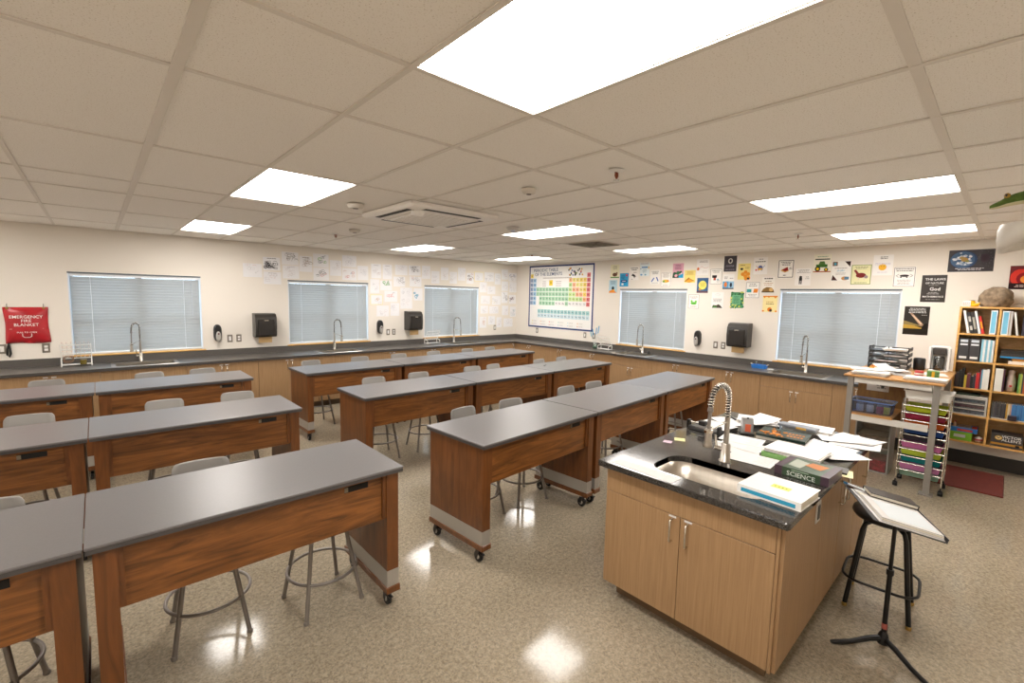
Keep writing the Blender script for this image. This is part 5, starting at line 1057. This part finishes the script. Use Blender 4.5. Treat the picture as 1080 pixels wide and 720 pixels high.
t = thing('white_tub', 'white plastic tub on top of the coloured drawer cart', 'tub', (6.43, .495, .966)); q = MB(); openbin(q, .26, .34, .28, .365, .085); q.build('tub', M_WHITE, t); q = MB(); a = rrect(.30, .385, .025, .078, 2); b = rrect(.30, .385, .025, .088, 2); ci = rrect(.275, .36, .02, .088, 2); di = rrect(.275, .36, .02, .078, 2); q.rings([a, b, ci, di, a], 0, None, False, False, False); q.build('rim', M_WHITE, t)
# floor mat
q = MB(); q.rbox(6.74, -.12, .0005, 7.62, .62, .014, .012, 2); o = q.build('floor_mat', mat('maroon_mat', '6a2a22', .8, var=.12, vscale=30, bump=.5, bscale=200)); tag(o, 'maroon anti-fatigue mat on the floor before the bookcase', 'mat')

# ------------------------------------------------------------------ on the work table
def sheet(x, y, z, w_, d_, rz, label, m=None, curl=0.0, name='paper_sheet', cat='paper', group='loose paper sheets', text=True, seed=0, rx=0):
    """single sheet: x long side, gentle curl lifting its +x end"""
    t = thing(name, label, cat, (x, y, z), rz, group); t.rotation_euler[0] = rx
    n = 6; vs = []; fs = []
    for i in range(n+1):
        u = i/n; zz = .0006+curl*max(0, (u-.45)/.55)**2
        for dz in (0, .0006): vs += [(-w_/2+w_*u, -d_/2, zz+dz), (-w_/2+w_*u, d_/2, zz+dz)]
    for i in range(n):
        a, b = i*4, i*4+4; fs += [(a+2, b+2, b+3, a+3), (a+1, b+1, b, a), (a, b, b+2, a+2), (a+3, b+3, b+1, a+1)]
    fs += [(0, 2, 3, 1), (n*4+1, n*4+3, n*4+2, n*4)]
    q = MB(); q.add(vs, fs); q.build('sheet', m or M_PAPER, t)
    if text:
        rr = random.Random(seed); q = MB()
        for k in range(9):
            v = -d_*.38+k*d_*.085; L = rr.uniform(.5, .82); 
            q.box(-w_*.42, v, .0013, -w_*.42+w_*.45*L, v+.0025, .0014)
        q.build('print', inkm('a8a6a6'), t)
    return t
def stack(x, y, z, w_, d_, h, rz, label, n=6, col=None, seed=0, name='paper_stack'):
    t = thing(name, label, 'paper stack', (x, y, z), rz, 'paper stacks'); rr = random.Random(seed); hz = h/n
    for k in range(n):
        q = MB(); q.box(-w_/2, -d_/2, hz*k, w_/2, d_/2, hz*(k+1)-.0008, 0, Matrix.Rotation(rr.uniform(-.09, .09), 4, 'Z') @ Matrix.Translation((rr.uniform(-.012, .012), rr.uniform(-.012, .012), 0))); q.build('sheaf', col or (M_PAPER if k % 3 else mat('offwhite_paper', 'e2ddd4', .8)), t)
    return t
W1 = TT+.0005
stack(6.34, .98, W1, .215, .30, .04, 0, 'thick white paper stack at the left front of the work table', 8, seed=1)
stack(6.46, 1.03, W1+.0405, .215, .29, .012, .25, 'thinner papers lying across the left front stack', 3, seed=5)
stack(6.36, .53, W1, .215, .32, .03, -.05, 'white paper stack at the right front of the work table', 7, seed=2)
sheet(7.02, .52, W1, .28, .215, .2, 'single white sheet before the coffee machine', text=False)
stack(6.82, .86, W1, .22, .28, .03, .4, 'heap of grey and white papers mid work table', 6, seed=3)
sheet(6.80, .87, W1+.0305, .28, .215, 1.1, 'folded white sheet lying over the paper heap mid table', curl=.05)
sheet(6.60, .72, W1, .28, .20, 1.2, 'dark-printed sheet in front of the paper heap', m=mat('dark_print_sheet', '8e8b88', .6), curl=.02, text=False)
t = thing('craft_punch', 'yellow and orange paper punch on the work table', 'punch', (7.02, 1.07, W1), .4); q = MB(); q.rbox(-.05, -.03, 0, .05, .03, .022, .006, 2); q.build('base', mat('punch_yellow', 'dba53a', .4), t); q = MB(); q.rbox(-.03, -.02, .022, .04, .02, .04, .006, 2); q.build('lever', mat('punch_orange', 'd07c30', .4), t)
t = thing('pencil_box', 'green and yellow patterned card box on the work table', 'box', (6.66, .50, W1), .1); q = MB(); q.rbox(-.05, -.05, 0, .05, .05, .075, .003, 1); q.build('box', mat('green_yellow_print', '5f8a4c', .5, var=.5, vscale=25), t); q = MB(); q.box(-.0512, -.012, .0, -.05, .012, .075); q.build('yellow_band', inkm('e0b43c'), t)
t = thing('red_tin', 'small red and white tin beside the patterned box', 'tin', (6.74, .62, W1)); q = MB(); q.lathe([(.04, 0), (.04, .05), (.037, .055)], 16); q.build('tin', mat('tin_red', 'b83a36', .35), t); q = MB(); q.lathe([(.0405, .015), (.0405, .032)], 16); q.build('white_band', M_WHITE, t)
# letter trays
t = thing('letter_tray', 'black stacked letter trays holding papers by the window', 'letter tray', (7.28, .955, W1))
for k in range(4):
    z = .012+k*.068
    q = MB(); q.box(-.15, -.19, z, .15, .19, z+.006); tr = q.build('tray_floor', M_BLACK, t)
    for y in (-.19, .19):
        q = MB(); q.box(-.15, y-.003, z+.006, .15, y+.003, z+.016); q.box(-.15, y-.003, z+.04, .15, y+.003, z+.05)
        for j in range(5): q.box(-.15+j*.0735, y-.003, z+.016, -.144+j*.0735, y+.003, z+.04)
        q.build('tray_side', M_BLACK, t)
    q = MB(); q.box(-.153, -.19, z-.012, -.147, .19, z+.004); 
    for y in (-.187, .187, 0): q.box(-.153, y-.004, z+.004, -.147, y+.004, z+.056)
    q.box(-.153, -.19, z+.044, -.147, -.03, z+.054); q.box(-.153, .03, z+.044, -.147, .19, z+.054)
    q.build('tray_front', M_BLACK, t)
for k, (z, dy) in enumerate(((.0185, 0), (.0865, .02), (.1545, -.03), (.2225, -.05))):
    stack(7.26-.03*(k == 3), .955+dy, W1+z, .27, .21, .014 if k < 3 else .03, .05*k, 'papers in the %s letter tray' % ('lowest', 'second', 'third', 'topmost')[k], 3, seed=20+k)
# coffee machine and black canister
t = thing('coffee_machine', 'white single-cup coffee machine with dark reservoir', 'coffee machine', (7.40, .515, W1), PI/2)
q = MB(); q.rbox(-.085, -.06, 0, .085, .12, .02, .006, 1); q.rbox(-.085, .04, .02, .085, .12, .30, .01, 2); q.build('body', M_WHITE, t)
for s in (-1, 1):
    q = MB(); q.rbox(s*.085-.012, -.06, .02, s*.085+.012, .05, .29, .006, 1); q.build('side_cover', M_WHITE, t)
q = MB(); q.rbox(-.06, -.07, .205, .06, .04, .285, .012, 2); q.build('brew_head', mat('machine_black', '3a3633', .3), t)
q = MB(); q.lathe([(.045, 0), (.048, .01), (.048, .15), (.04, .16)], 16, c=(0, -.03, .022)); q.build('dark_jug', glass_mat('smoked_glass', (.25, .24, .22), .15, .05), t)
t.rotation_euler[2] = -PI/2
t = thing('black_canister', 'black rounded canister left of the coffee machine', 'canister', (7.36, .685, W1)); q = MB(); q.lathe([(.05, 0), (.056, .01), (.058, .13), (.05, .145), (.02, .148)], 20); q.build('body', M_BLACK, t); q = MB(); q.lathe([(.0585, .118), (.0585, .122)], 20); q.build('lid_seam', M_DARK, t)
# ================================================================== ISLAND CLUTTER
G = CT+.0004
sheet(2.405, 1.41, G, .42, .105, PI/2-.05, 'long white paper strip on the front edge of the granite top', text=False)
# white binder
t = thing('ring_binder', 'white binder with blue spine stripe and yellow note on the island', 'binder', (2.655, .755, G), -.06)
q = MB(); q.box(-.135, -.155, 0, .135, .155, .003); q.box(-.135, -.155, .042, .135, .155, .045); q.box(-.135, -.155, .003, -.131, .155, .042); q.build('cover', mat('binder_white', 'f0efec', .3), t)
q = MB(); q.box(-.125, -.148, .004, .128, .148, .036); q.build('pages', PAGES, t)
q = MB(); q.box(-.1362, -.13, .010, -.135, .135, .030); q.build('spine_stripe', inkm('3aa0c4'), t)
q = MB(); q.box(-.03, -.06, .0452, .02, .03, .0458); nn = q.build('sticky_note', mat('sticky_yellow', 'e9ee7c', .8), t); q = MB()
for k in range(4): q.box(-.015, -.045+k*.018, .046, .004, -.037+k*.018, .0462)
q.build('handwriting', inkm('a8ac50'), nn)
# science textbook
t = thing('textbook', 'thick green and purple textbook lettered SCIENCE on its spine', 'book', (3.115, .735, G), -.05)
q = MB(); q.box(-.12, -.14, 0, .12, .14, .004); q.box(-.12, -.14, .046, .12, .14, .05); q.box(-.124, -.14, 0, -.12, .14, .05); q.build('cover', mat('textbook_green', '3f563e', .3, var=.25, vscale=10), t)
q = MB(); q.box(-.12, -.135, .004, .113, .135, .046); q.build('pages', PAGES, t)
for a_, b_ in ((.10, .1405), (-.1405, -.10)): q = MB(); q.box(-.125, a_, 0, .12, b_, .0505); q.build('purple_band', mat('textbook_purple', '4e3a46', .3), t)
p = Print(.1255); p.text('SCIENCE', .0, .018, .038, 'e4ece4', .006); p.rect(-.05, .040, .04, .045, 'a8c0a8'); o = p.build('spine_lettering', t); o.rotation_euler[2] = -PI/2
q = MB(); q.add([(-.03, -.07, .0508), (.07, -.09, .0508), (.08, .0, .0508), (.0, .02, .0508)], [(0, 1, 2, 3)]); q.build('cover_orange', inkm('c8865a'), t); q = MB(); q.add([(-.08, .02, .0507), (.06, .01, .0507), (.09, .09, .0507), (-.06, .09, .0507)], [(0, 1, 2, 3)]); q.build('cover_pale', inkm('b0b4a8'), t)
lying(3.36, .89, G, .22, .30, .032, '7fae62', 'green-edged book under the paper pile on the island', -.05)
lying(3.33, .66, G, .11, .16, .012, '3a3634', 'small black notebook beside the textbook', .1, name='notebook')
sheet(3.31, .60, G, .14, .10, .2, 'pale yellow card at the island edge beside the textbook', m=mat('card_yellow', 'ece6b8', .8), text=False)
# sheets near the faucet
for k, (x, y, rz, cu, lb) in enumerate(((3.28, 1.21, .3, .004, 'white sheet beside the faucet, lower left of pile'), (3.13, 1.06, .05, .0, 'white printed sheet lying near the sink edge'), (3.38, 1.20, -.1, .004, 'white printed sheet overlapping others behind the faucet'), (3.50, 1.26, .15, .006, 'white sheet with lines near the pencil sharpener'))):
    sheet(x, y, G+.0016*k, .28, .215, rz+PI/2, lb, curl=cu, seed=k)
stack(3.40, .88, G+.033, .26, .32, .022, -.05, 'white paper pile on top of the green-edged book', 5, seed=31)
for k, (x, y, rz, cu, lb) in enumerate(((3.83, .78, -.1, .01, 'white sheet at the right middle of the island'), (3.74, .765, .2, .008, 'white sheet overlapping beside the tiger-coloured book'), (3.68, .70, .9, .008, 'curled white sheet at the right edge of the pile'))):
    sheet(x, y, G+.003*k, .29, .22, rz+PI/2, lb, curl=cu, seed=8+k)
for k, (x, y, rz, lb) in enumerate(((4.12, .78, .5, 'white sheet at the far right corner of the island'), (4.20, .70, -.3, 'white sheet overhanging the far right island corner'), (4.05, .68, .1, 'lowest white sheet at the far right corner'))):
    sheet(x, y, G+.012-.004*k, .30, .22, rz-PI/2, lb, curl=.01, seed=14+k)
stack(4.22, 1.02, G, .22, .32, .03, .05, 'white paper stack at the far end of the island', 5, seed=41)
t = lying(4.10, 1.06, G+.031, .10, .27, .022, '7f838a', 'grey binder with yellow label on the far paper stack', -.05, name='binder', pages=False); q = MB(); q.box(-.051, -.07, .003, -.0503, .0, .020); q.build('yellow_label', inkm('e8b860'), t)
stack(4.16, 1.38, G, .215, .30, .028, .35, 'white paper stack at the far left end of the island', 5, seed=44)
sheet(4.10, 1.36, G+.0285, .28, .215, -.4, 'curled white sheet behind the pencil sharpener', curl=.03, text=False)
# dark book with orange cover art
lying(3.80, 1.08, G, .25, .31, .022, 'd9d2c4', 'cream book beneath the dark green book', .12)
t = lying(3.79, 1.07, G+.0225, .25, .32, .02, '20332c', 'dark green book with orange artwork on the cover', .08); q = MB(); rr = random.Random(12)
for k in range(16):
    x, y = rr.uniform(-.09, .09), rr.uniform(-.02, .13); q.tube([(x, y, .0203), (x+rr.uniform(-.03, .03), y+rr.uniform(-.03, .03), .0203), (x+rr.uniform(-.04, .04), y+rr.uniform(-.04, .04), .0203)], .006, 4)
for k in range(2):
    for j in range(5): q.box(-.06+k*.07, -.13+j*.022, .02, -.03+k*.07, -.116+j*.022, .0206)
q.build('cover_art', inkm('d98c4a'), t)
# pencil sharpener
t = thing('pencil_sharpener', 'silver and black electric pencil sharpener with orange shavings bin', 'pencil sharpener', (3.72, 1.31, G), .5)
q = MB(); q.rbox(-.05, -.05, 0, .05, .05, .012, .004, 1); q.build('base', M_BLACK, t)
q = MB(); q.prism([(-.045, .012), (.045, .012), (.045, .09), (.02, .125), (-.02, .125), (-.045, .09)], -.038, .038, 0, Matrix(((1, 0, 0, 0), (0, 0, 1, 0), (0, 1, 0, 0), (0, 0, 0, 1)))); q.build('housing', mat('sharpener_silver', '9b9a9a', .3, .5), t)
q = MB(); q.rbox(-.049, -.02, .025, -.044, .02, .085, .002, 1); q.build('shavings_bin', mat('sharpener_orange', 'd8623c', .35), t)
q = MB(); q.tube([(-.02, 0, .125), (-.022, 0, .13)], .008, 10); q.build('pencil_hole', M_BLACK, t)
# paper trimmer with sheets
t = thing('paper_trimmer', 'dark rotary paper trimmer with steel guide rail behind the faucet', 'paper trimmer', (3.62, 1.54, G), -.18)
q = MB(); q.rbox(-.15, -.13, 0, .16, .11, .03, .006, 1); q.build('base', mat('trimmer_dark', '4b4a49', .4), t)
q = MB(); q.tube([(-.12, -.15, .055), (-.12, .13, .055)], .006, 8); q.build('guide_rail', M_CHROME, t)
for y in (-.145, .125):
    q = MB(); q.rbox(-.14, y-.012, .0, -.10, y+.012, .07, .006, 1); q.build('rail_end', M_BLACK, t)
q = MB(); q.rbox(-.14, -.03, .045, -.10, .03, .085, .008, 2); q.build('cutter_head', M_BLACK, t)
sheet(3.66, 1.53, G+.031, .27, .20, 1.4, 'white sheet lying on the paper trimmer', curl=.0, text=False)
sheet(3.47, 1.60, G, .06, .06, .3, 'pale pink sticky note on the back edge of the granite', m=mat('sticky_pink', 'cdb6c4', .8), text=False).location = (3.03, 1.60, G)
sheet(3.15, 1.57, G, .075, .075, .5, 'pale yellow sticky note on the back edge of the granite', m=mat('sticky_cream', 'e0dca4', .8), text=False)
sheet(3.98, 1.55, G, .28, .21, .9, 'white sheet under the far end of the trimmer', text=False)
t = thing('black_marker', 'thick black marker lying near the trimmer', 'marker', (4.10, 1.57, G+.009), .8); q = MB(); q.tube([(-.06, 0, 0), (.03, 0, 0)], .009, 10); q.build('barrel', M_BLACK, t); q = MB(); q.tube([(.03, 0, 0), (.07, 0, 0)], .0098, 10); q.build('cap', M_DARK, t)
# ================================================================== BLACK STOOL AND MUSIC STAND
t = thing('black_stool', 'black metal stool with round padded seat beside the island', 'stool', (3.655, .415, 0), math.radians(4))
mk = mat('black_steel', '1b1a1a', .35, .3)
q = MB(); q.lathe([(.12, .575), (.165, .585), (.178, .605), (.172, .628), (.12, .638), (.001, .636)], 28); q.build('seat', mat('black_vinyl', '262526', .35), t)
for i in range(4):
    a = PI/4+PI/2*i; ca, sa = math.cos(a), math.sin(a)
    q = MB(); q.tube([(.05*ca, .05*sa, .565), (.10*ca, .10*sa, .565), (.135*ca, .135*sa, .55), (.15*ca, .15*sa, .51), (.222*ca, .222*sa, .015)], .0135, 8); lg = q.build('leg', mk, t)
    q = MB(); q.lathe([(.015, 0), (.016, .018), (.0135, .022)], 10, c=(.223*ca, .223*sa, 0)); q.build('foot_glide', mat('brass', 'a8894c', .3, .8), lg)
q = MB(); s_ = .145; rp = [p_[:2] for p_ in rrect(.375, .375, .10, 0, 4)]; q.tube([(x, y, .20) for x, y in rp], .0085, 7, closed=True); q.build('foot_ring', mk, t)
t = thing('music_stand', 'black music stand with tilted tray and tripod foot', 'music stand', (3.205, .325, 0))
q = MB(); q.tube([(0, 0, .06), (0, 0, .45)], .0125, 10); q.tube([(0, 0, .45), (0, 0, .765)], .010, 10); q.lathe([(.018, .44), (.018, .47)], 12); q.build('shaft', mk, t)
q = MB(); q.lathe([(.0135, .118), (.0135, .150)], 10); q.build('red_tape', mat('tape_red', 'a85a50', .6), t)
q = MB(); q.lathe([(.028, .03), (.03, .05), (.022, .085), (.014, .10)], 14); q.build('hub', mk, t)
for a in (math.radians(132), math.radians(-128), math.radians(5)):
    ca, sa = math.cos(a), math.sin(a); q = MB(); q.tube([(.015*ca, .015*sa, .06), (.08*ca, .08*sa, .05), (.17*ca, .17*sa, .022), (.255*ca, .255*sa, .012), (.275*ca, .275*sa, .011)], [.016, .015, .013, .012, .009], 8); q.build('foot', mk, t)
TR = Tm((.015, .029, .800), 0, 0, math.radians(28.2)) @ Matrix.Rotation(math.radians(-3), 4, 'Y') @ Matrix.Rotation(math.radians(12), 4, 'X')
q = MB(); q.box(-.225, -.16, -.004, .225, .16, 0, 0, TR); q.box(-.225, -.162, -.004, .225, -.158, .022, 0, TR); q.build('tray', mat('tray_black', '35353a', .4, .2), t)
q = MB(); q.rbox(-.03, -.03, -.05, .03, .03, -.004, .006, 1, 0, TR); q.build('tilt_head', mk, t)
MS = Matrix.Translation((3.205, .325, 0)) @ TR
def on_tray(name, label, cat, x, y, z, rz=0):
    o = thing(name, label, cat); o.matrix_world = MS @ Tm((x, y, z), 0, 0, rz); return o
t = on_tray('open_binder', 'open white binder full of pages on the music stand', 'binder', -.03, -.01, .0008, .03)
q = MB(); q.box(-.19, -.14, 0, .19, .15, .003); q.build('cover', mat('binder_white', 'f0efec', .3), t)
for k in range(3):
    q = MB(); q.box(-.185+.004*k, -.135, .0032+.007*k, .18-.05*k, .14, .0098+.007*k); q.build('page_block', M_PAPER if k != 1 else PAGES, t)
q = MB(); q.box(-.16, -.12, .0240, .05, .10, .0246); q.build('top_sheet', mat('pale_blue_sheet', 'd9e0e4', .6), t)
t = on_tray('black_book', 'black book with gold lettering lying on the open binder', 'book', .11, -.03, .0252, PI/2+.05); q = MB(); q.box(-.12, -.05, 0, .12, .05, .003); q.box(-.12, -.05, .019, .12, .05, .022); q.box(-.12, -.05, .003, -.117, .05, .019); q.box(-.117, -.05, .003, .12, -.047, .019); q.build('cover', mat('book_black', '2a2420', .35), t); q = MB(); q.box(-.116, -.046, .003, .116, .047, .019); q.build('pages', PAGES, t); q = MB()
for k in range(9): q.box(-.10+k*.018, -.0508, .008, -.09+k*.018, -.05, .014)
q.build('gold_lettering', inkm('9a8458'), t)
t = on_tray('brown_book', 'brown booklet under the edge of black book on the stand', 'book', .192, .09, .0012, 0); q = MB(); q.rbox(-.024, -.06, 0, .024, .06, .012, .001, 1); q.build('cover', mat('booklet_brown', '5a3c2c', .5), t)
t = on_tray('blue_pen', 'blue highlighter pen at the top corner of the binder', 'pen', .12, .146, .033, 1.2); q = MB(); q.tube([(-.05, 0, 0), (.035, 0, 0)], .006, 8); q.build('barrel', mat('pen_white', 'e4e8ec', .4), t); q = MB(); q.tube([(.035, 0, 0), (.055, 0, 0)], .0065, 8); q.build('cap', mat('pen_blue', '3f8cc4', .4), t)
# ================================================================== PROJECTOR WITH PLUSH ALLIGATOR
t = thing('projector', 'white ceiling-mounted projector at the right picture edge', 'projector', (3.20, -.14, 2.20))
q = MB(); q.rings([rrect(.36*f, .42*f2, .08, z, 4) for f, f2, z in ((.86, .9, -.012), (.96, .97, .0), (1, 1, .04), (1, 1, .09), (.95, .97, .115))], 0, None, True); q.v = [(x, y, z+min(.14, .21-y)*(.12+.45*(1-(z+.012)/.127))) for x, y, z in q.v]; q.build('body', mat('projector_white', 'd8d2c8', .4), t)
q = MB(); q.lathe([(.03, 0), (.035, .01), (.035, .02)], 18, 0, Tm((.10, -.195, .05), PI/2)); q.build('lens', M_BLACK, t)
q = MB(); q.rbox(-.12, -.14, .134, .12, .12, .146, .004, 1); q.build('mount_plate', mat('mount_white', 'c9c4bc', .4), t)
q = MB(); q.tube([(0, -.02, .146), (0, -.02, HC-2.20-.01)], .022, 14); q.lathe([(.06, HC-2.20-.012), (.06, HC-2.20-.002)], 18, c=(0, -.02, 0)); q.build('mount_pole', mat('mount_white', 'c9c4bc', .4), t)
for k in range(5):
    q = MB(); q.box(-.181, -.12+k*.03, .03, -.178, -.105+k*.03, .075); q.build('vent_slot', mat('vent_grey', '8f8a84', .5), t)
# plush alligator: body continuous mesh lying on the mount plate, snout towards +y (left in view)
t = thing('plush_alligator', 'green plush alligator lying on top of the projector mount', 'plush toy', (3.11, -.115, 2.3465), 0)
mg = mat('plush_green', '5a7230', .95, var=.3, vscale=40, bump=.8, bscale=300); mc = mat('plush_cream', 'd8d0a8', .95)
spine = [(.219, .055, .009, .007), (.207, .059, .016, .012), (.187, .066, .020, .016), (.166, .077, .027, .022), (.14, .084, .030, .025), (.115, .088, .033, .027), (.07, .09, .042, .036), (.0, .087, .048, .042), (-.06, .085, .052, .042), (-.13, .08, .050, .040), (-.19, .07, .034, .028), (-.25, .055, .02, .018), (-.31, .045, .008, .008)]
q = MB(); q.rings([[(-.01+rx*math.cos(2*PI*i/14), y, z+rz_*math.sin(2*PI*i/14)) for i in range(14)] for y, z, rx, rz_ in spine], 0, None, True); q.build('body', mg, t)
q = MB(); q.rings([[(-.01+rx*.8*math.cos(2*PI*i/12), y, z-rz_*.45+rz_*.65*math.sin(2*PI*i/12)) for i in range(12)] for y, z, rx, rz_ in spine[:9]], 0, None, True); q.build('cream_belly', mc, t)
for s in (-1, 1):
    q = MB(); q.lathe([(.001, -.012), (.009, -.008), (.012, 0), (.009, .008), (.001, .012)], 10, c=(-.01+s*.022, .166, .098)); q.build('eye', mat('eye_amber', 'b08a3c', .2), t)
    q = MB(); q.lathe([(.001, -.006), (.006, 0), (.001, .006)], 8, c=(-.01+s*.031, .169, .099)); q.build('pupil', M_BLACK, t)
    for yl_ in (.07, -.14):
        q = MB(); q.tube([(-.01+s*.03, yl_, .075), (-.01+s*.07, yl_+.01, .05), (-.01+s*.085, yl_+.025, .012)], [.018, .016, .012], 8); q.build('foot', mg, t)
for k in range(9):
    y = .11-k*.03; z = (.118, .124, .128, .130, .130, .129, .127, .125, .122)[k]; q = MB(); q.lathe([(.008, -.006), (.001, .014)], 6, c=(-.01, y, z)); q.build('back_spike', mat('plush_dark', '3c5222', .95), t)
# ================================================================== COUNTER THINGS
def tube_rack(x, y, rz, label, w_=.29, rows=3, cols=7, hz=1.0):
    t = thing('drying_rack', label, 'rack', (x, y, CT+.0004), rz, 'white glassware drying racks'); t.scale = (1, 1, hz)
    wh = mat('rack_white', 'e9e6e0', .4)
    for s in (-1, 1):
        q = MB(); q.tube([(s*w_/2, .04, 0), (s*w_/2, .04, .07), (s*w_/2, -.05, .20), (s*w_/2, -.045, .21)], .006, 6); q.tube([(s*w_/2, -.06, 0), (s*w_/2, -.055, .06), (s*w_/2, .035, .075)], .006, 6); q.build('side_frame', wh, t)
    for k in range(rows+1):
        f = k/rows; q = MB(); q.tube([(-w_/2, .04-.09*f, .07+.13*f), (w_/2, .04-.09*f, .07+.13*f)], .005, 6); rw = q.build('cross_bar', wh, t)
        for c_ in range(cols):
            q = MB(); x0 = -w_/2+.02+c_*(w_-.04)/(cols-1); q.tube([(x0, .04-.09*f, .07+.13*f), (x0, -.035-.09*f, .10+.13*f)], .0028, 5); q.lathe([(.001, -.004), (.004, 0), (.001, .004)], 6, 1, c=(x0, -.037-.09*f, .10+.13*f)); q.build('peg', [wh, mat('peg_tip', 'd8a08c', .5)], rw)
    q = MB(); q.box(-w_/2, -.05, .012, w_/2, .03, .018); q.build('drip_tray', wh, t)
    return t
tube_rack(-.225, 8.30, 0, 'white drying rack with glass tubes below the left-hand window', hz=1.4)
tube_rack(5.27, 8.28, .15, 'white drying rack beside the far window sink', .34, 3, 6, 1.35)
tube_rack(7.62, 5.50, -PI/2-.15, 'white drying rack right of the brush jar', .30, 3, 6, 1.3)
t = thing('glass_beaker', 'amber glass beaker standing in the left drying rack', 'beaker', (-.16, 8.245, CT+.019)); q = MB(); q.lathe([(.03, 0), (.034, .005), (.034, .06), (.037, .066)], 16); q.build('glass', mat('amber_glass', '8a7a3c', .15, .3), t)
t = thing('tubing_coil', 'brown coiled tubing in the left drying rack', 'tubing', (-.30, 8.235, CT+.019)); q = MB(); q.tube([(.05*math.cos(k*.5), .02*math.sin(k*.5)*math.cos(k*.09), .06+.04*math.sin(k*.5)+.001*k) for k in range(40)], .0035, 5); q.build('tube', mat('tubing_brown', '8a6a50', .5), t)
t = thing('brush_jar', 'jar holding blue-handled bottle brushes', 'jar', (7.63, 5.76, CT+.0004)); q = MB(); q.lathe([(.04, 0), (.045, .004), (.045, .12), (.043, .12), (.043, .006), (.001, .006)], 18); q.build('jar', MATS['clear_glass'], t); q = MB(); q.lathe([(.001, .008), (.04, .009), (.04, .07), (.001, .072)], 14); q.build('contents', mat('jar_green', '7f9c88', .6, var=.3, vscale=40), t)
for k, (dx, dy, h, c) in enumerate(((-.03, .035, .33, '2f9ccf'), (.01, -.01, .36, '2c98cc'), (.02, -.05, .40, '3aa4d4'), (-.02, .08, .28, '7cc4d8'))):
    t = thing('bottle_brush', '%s bottle brush with blue handle in the jar' % ('leftmost-leaning', 'upright', 'right-leaning', 'shortest')[k], 'brush', (7.63, 5.76, CT+.075), 0, 'brushes in the jar'); q = MB(); q.tube([(dx*.2, dy*.2, .002), (dx, dy, h*.65)], .003, 6); q.build('stem', mat('brush_stem', 'cfd8d8', .4), t); q = MB(); q.tube([(dx, dy, h*.62), (dx*1.35, dy*1.35, h)], .009, 8); q.build('handle', mat('brush_'+c, c, .4), t)
t = thing('blue_caddy', 'bright blue tray with small glassware beside the right-hand sink', 'tray', (7.66, 2.58, CT+.0004), -PI/2); q = MB(); openbin(q, .20, .11, .22, .13, .055); q.build('tray', mat('caddy_blue', '2f78c8', .35), t)
for k in (-1, 1): q = MB(); q.tube([(k*.105, -.02, .05), (k*.125, -.02, .065), (k*.125, .02, .065), (k*.105, .02, .05)], .005, 6); q.build('handle', mat('caddy_handle', 'd8ccb0', .4), t)
for k, dy in enumerate((-.05, .05)):
    t = thing('glass_flask', '%s small glass flask in the blue tray' % ('right', 'left')[k], 'flask', (7.66, 2.58+dy, CT+.005), 0, 'flasks in the blue tray'); q = MB(); q.lathe([(.025, 0), (.028, .01), (.012, .055), (.012, .095), (.015, .10)], 14); q.build('glass', MATS['clear_glass'], t)
t = thing('soap_dish', 'small pale dish by the right-hand sink', 'dish', (7.60, 2.40, CT+.0004)); q = MB(); q.lathe([(.03, 0), (.04, .012), (.036, .012), (.028, .004), (.001, .004)], 16, sy=1.3); q.build('dish', M_WHITE, t)
t = thing('black_stopper', 'black stopper by the faucet beside the periodic table', 'stopper', (XB-.10, 4.60, CT+.0035)); q = MB(); q.lathe([(.022, 0), (.026, .03), (.018, .04), (.006, .06)], 12); q.build('stopper', M_BLACK, t)
t = thing('pen', 'dark pen lying on the far table of the middle right row', 'pen', (5.03, 4.72, TZ+.006), .5); q = MB(); q.tube([(-.07, 0, 0), (.05, 0, 0)], .005, 8); q.build('barrel', M_BLACK, t); q = MB(); q.tube([(.05, 0, 0), (.07, 0, 0)], [.005, .001], 8); q.build('tip', M_CHROME, t)
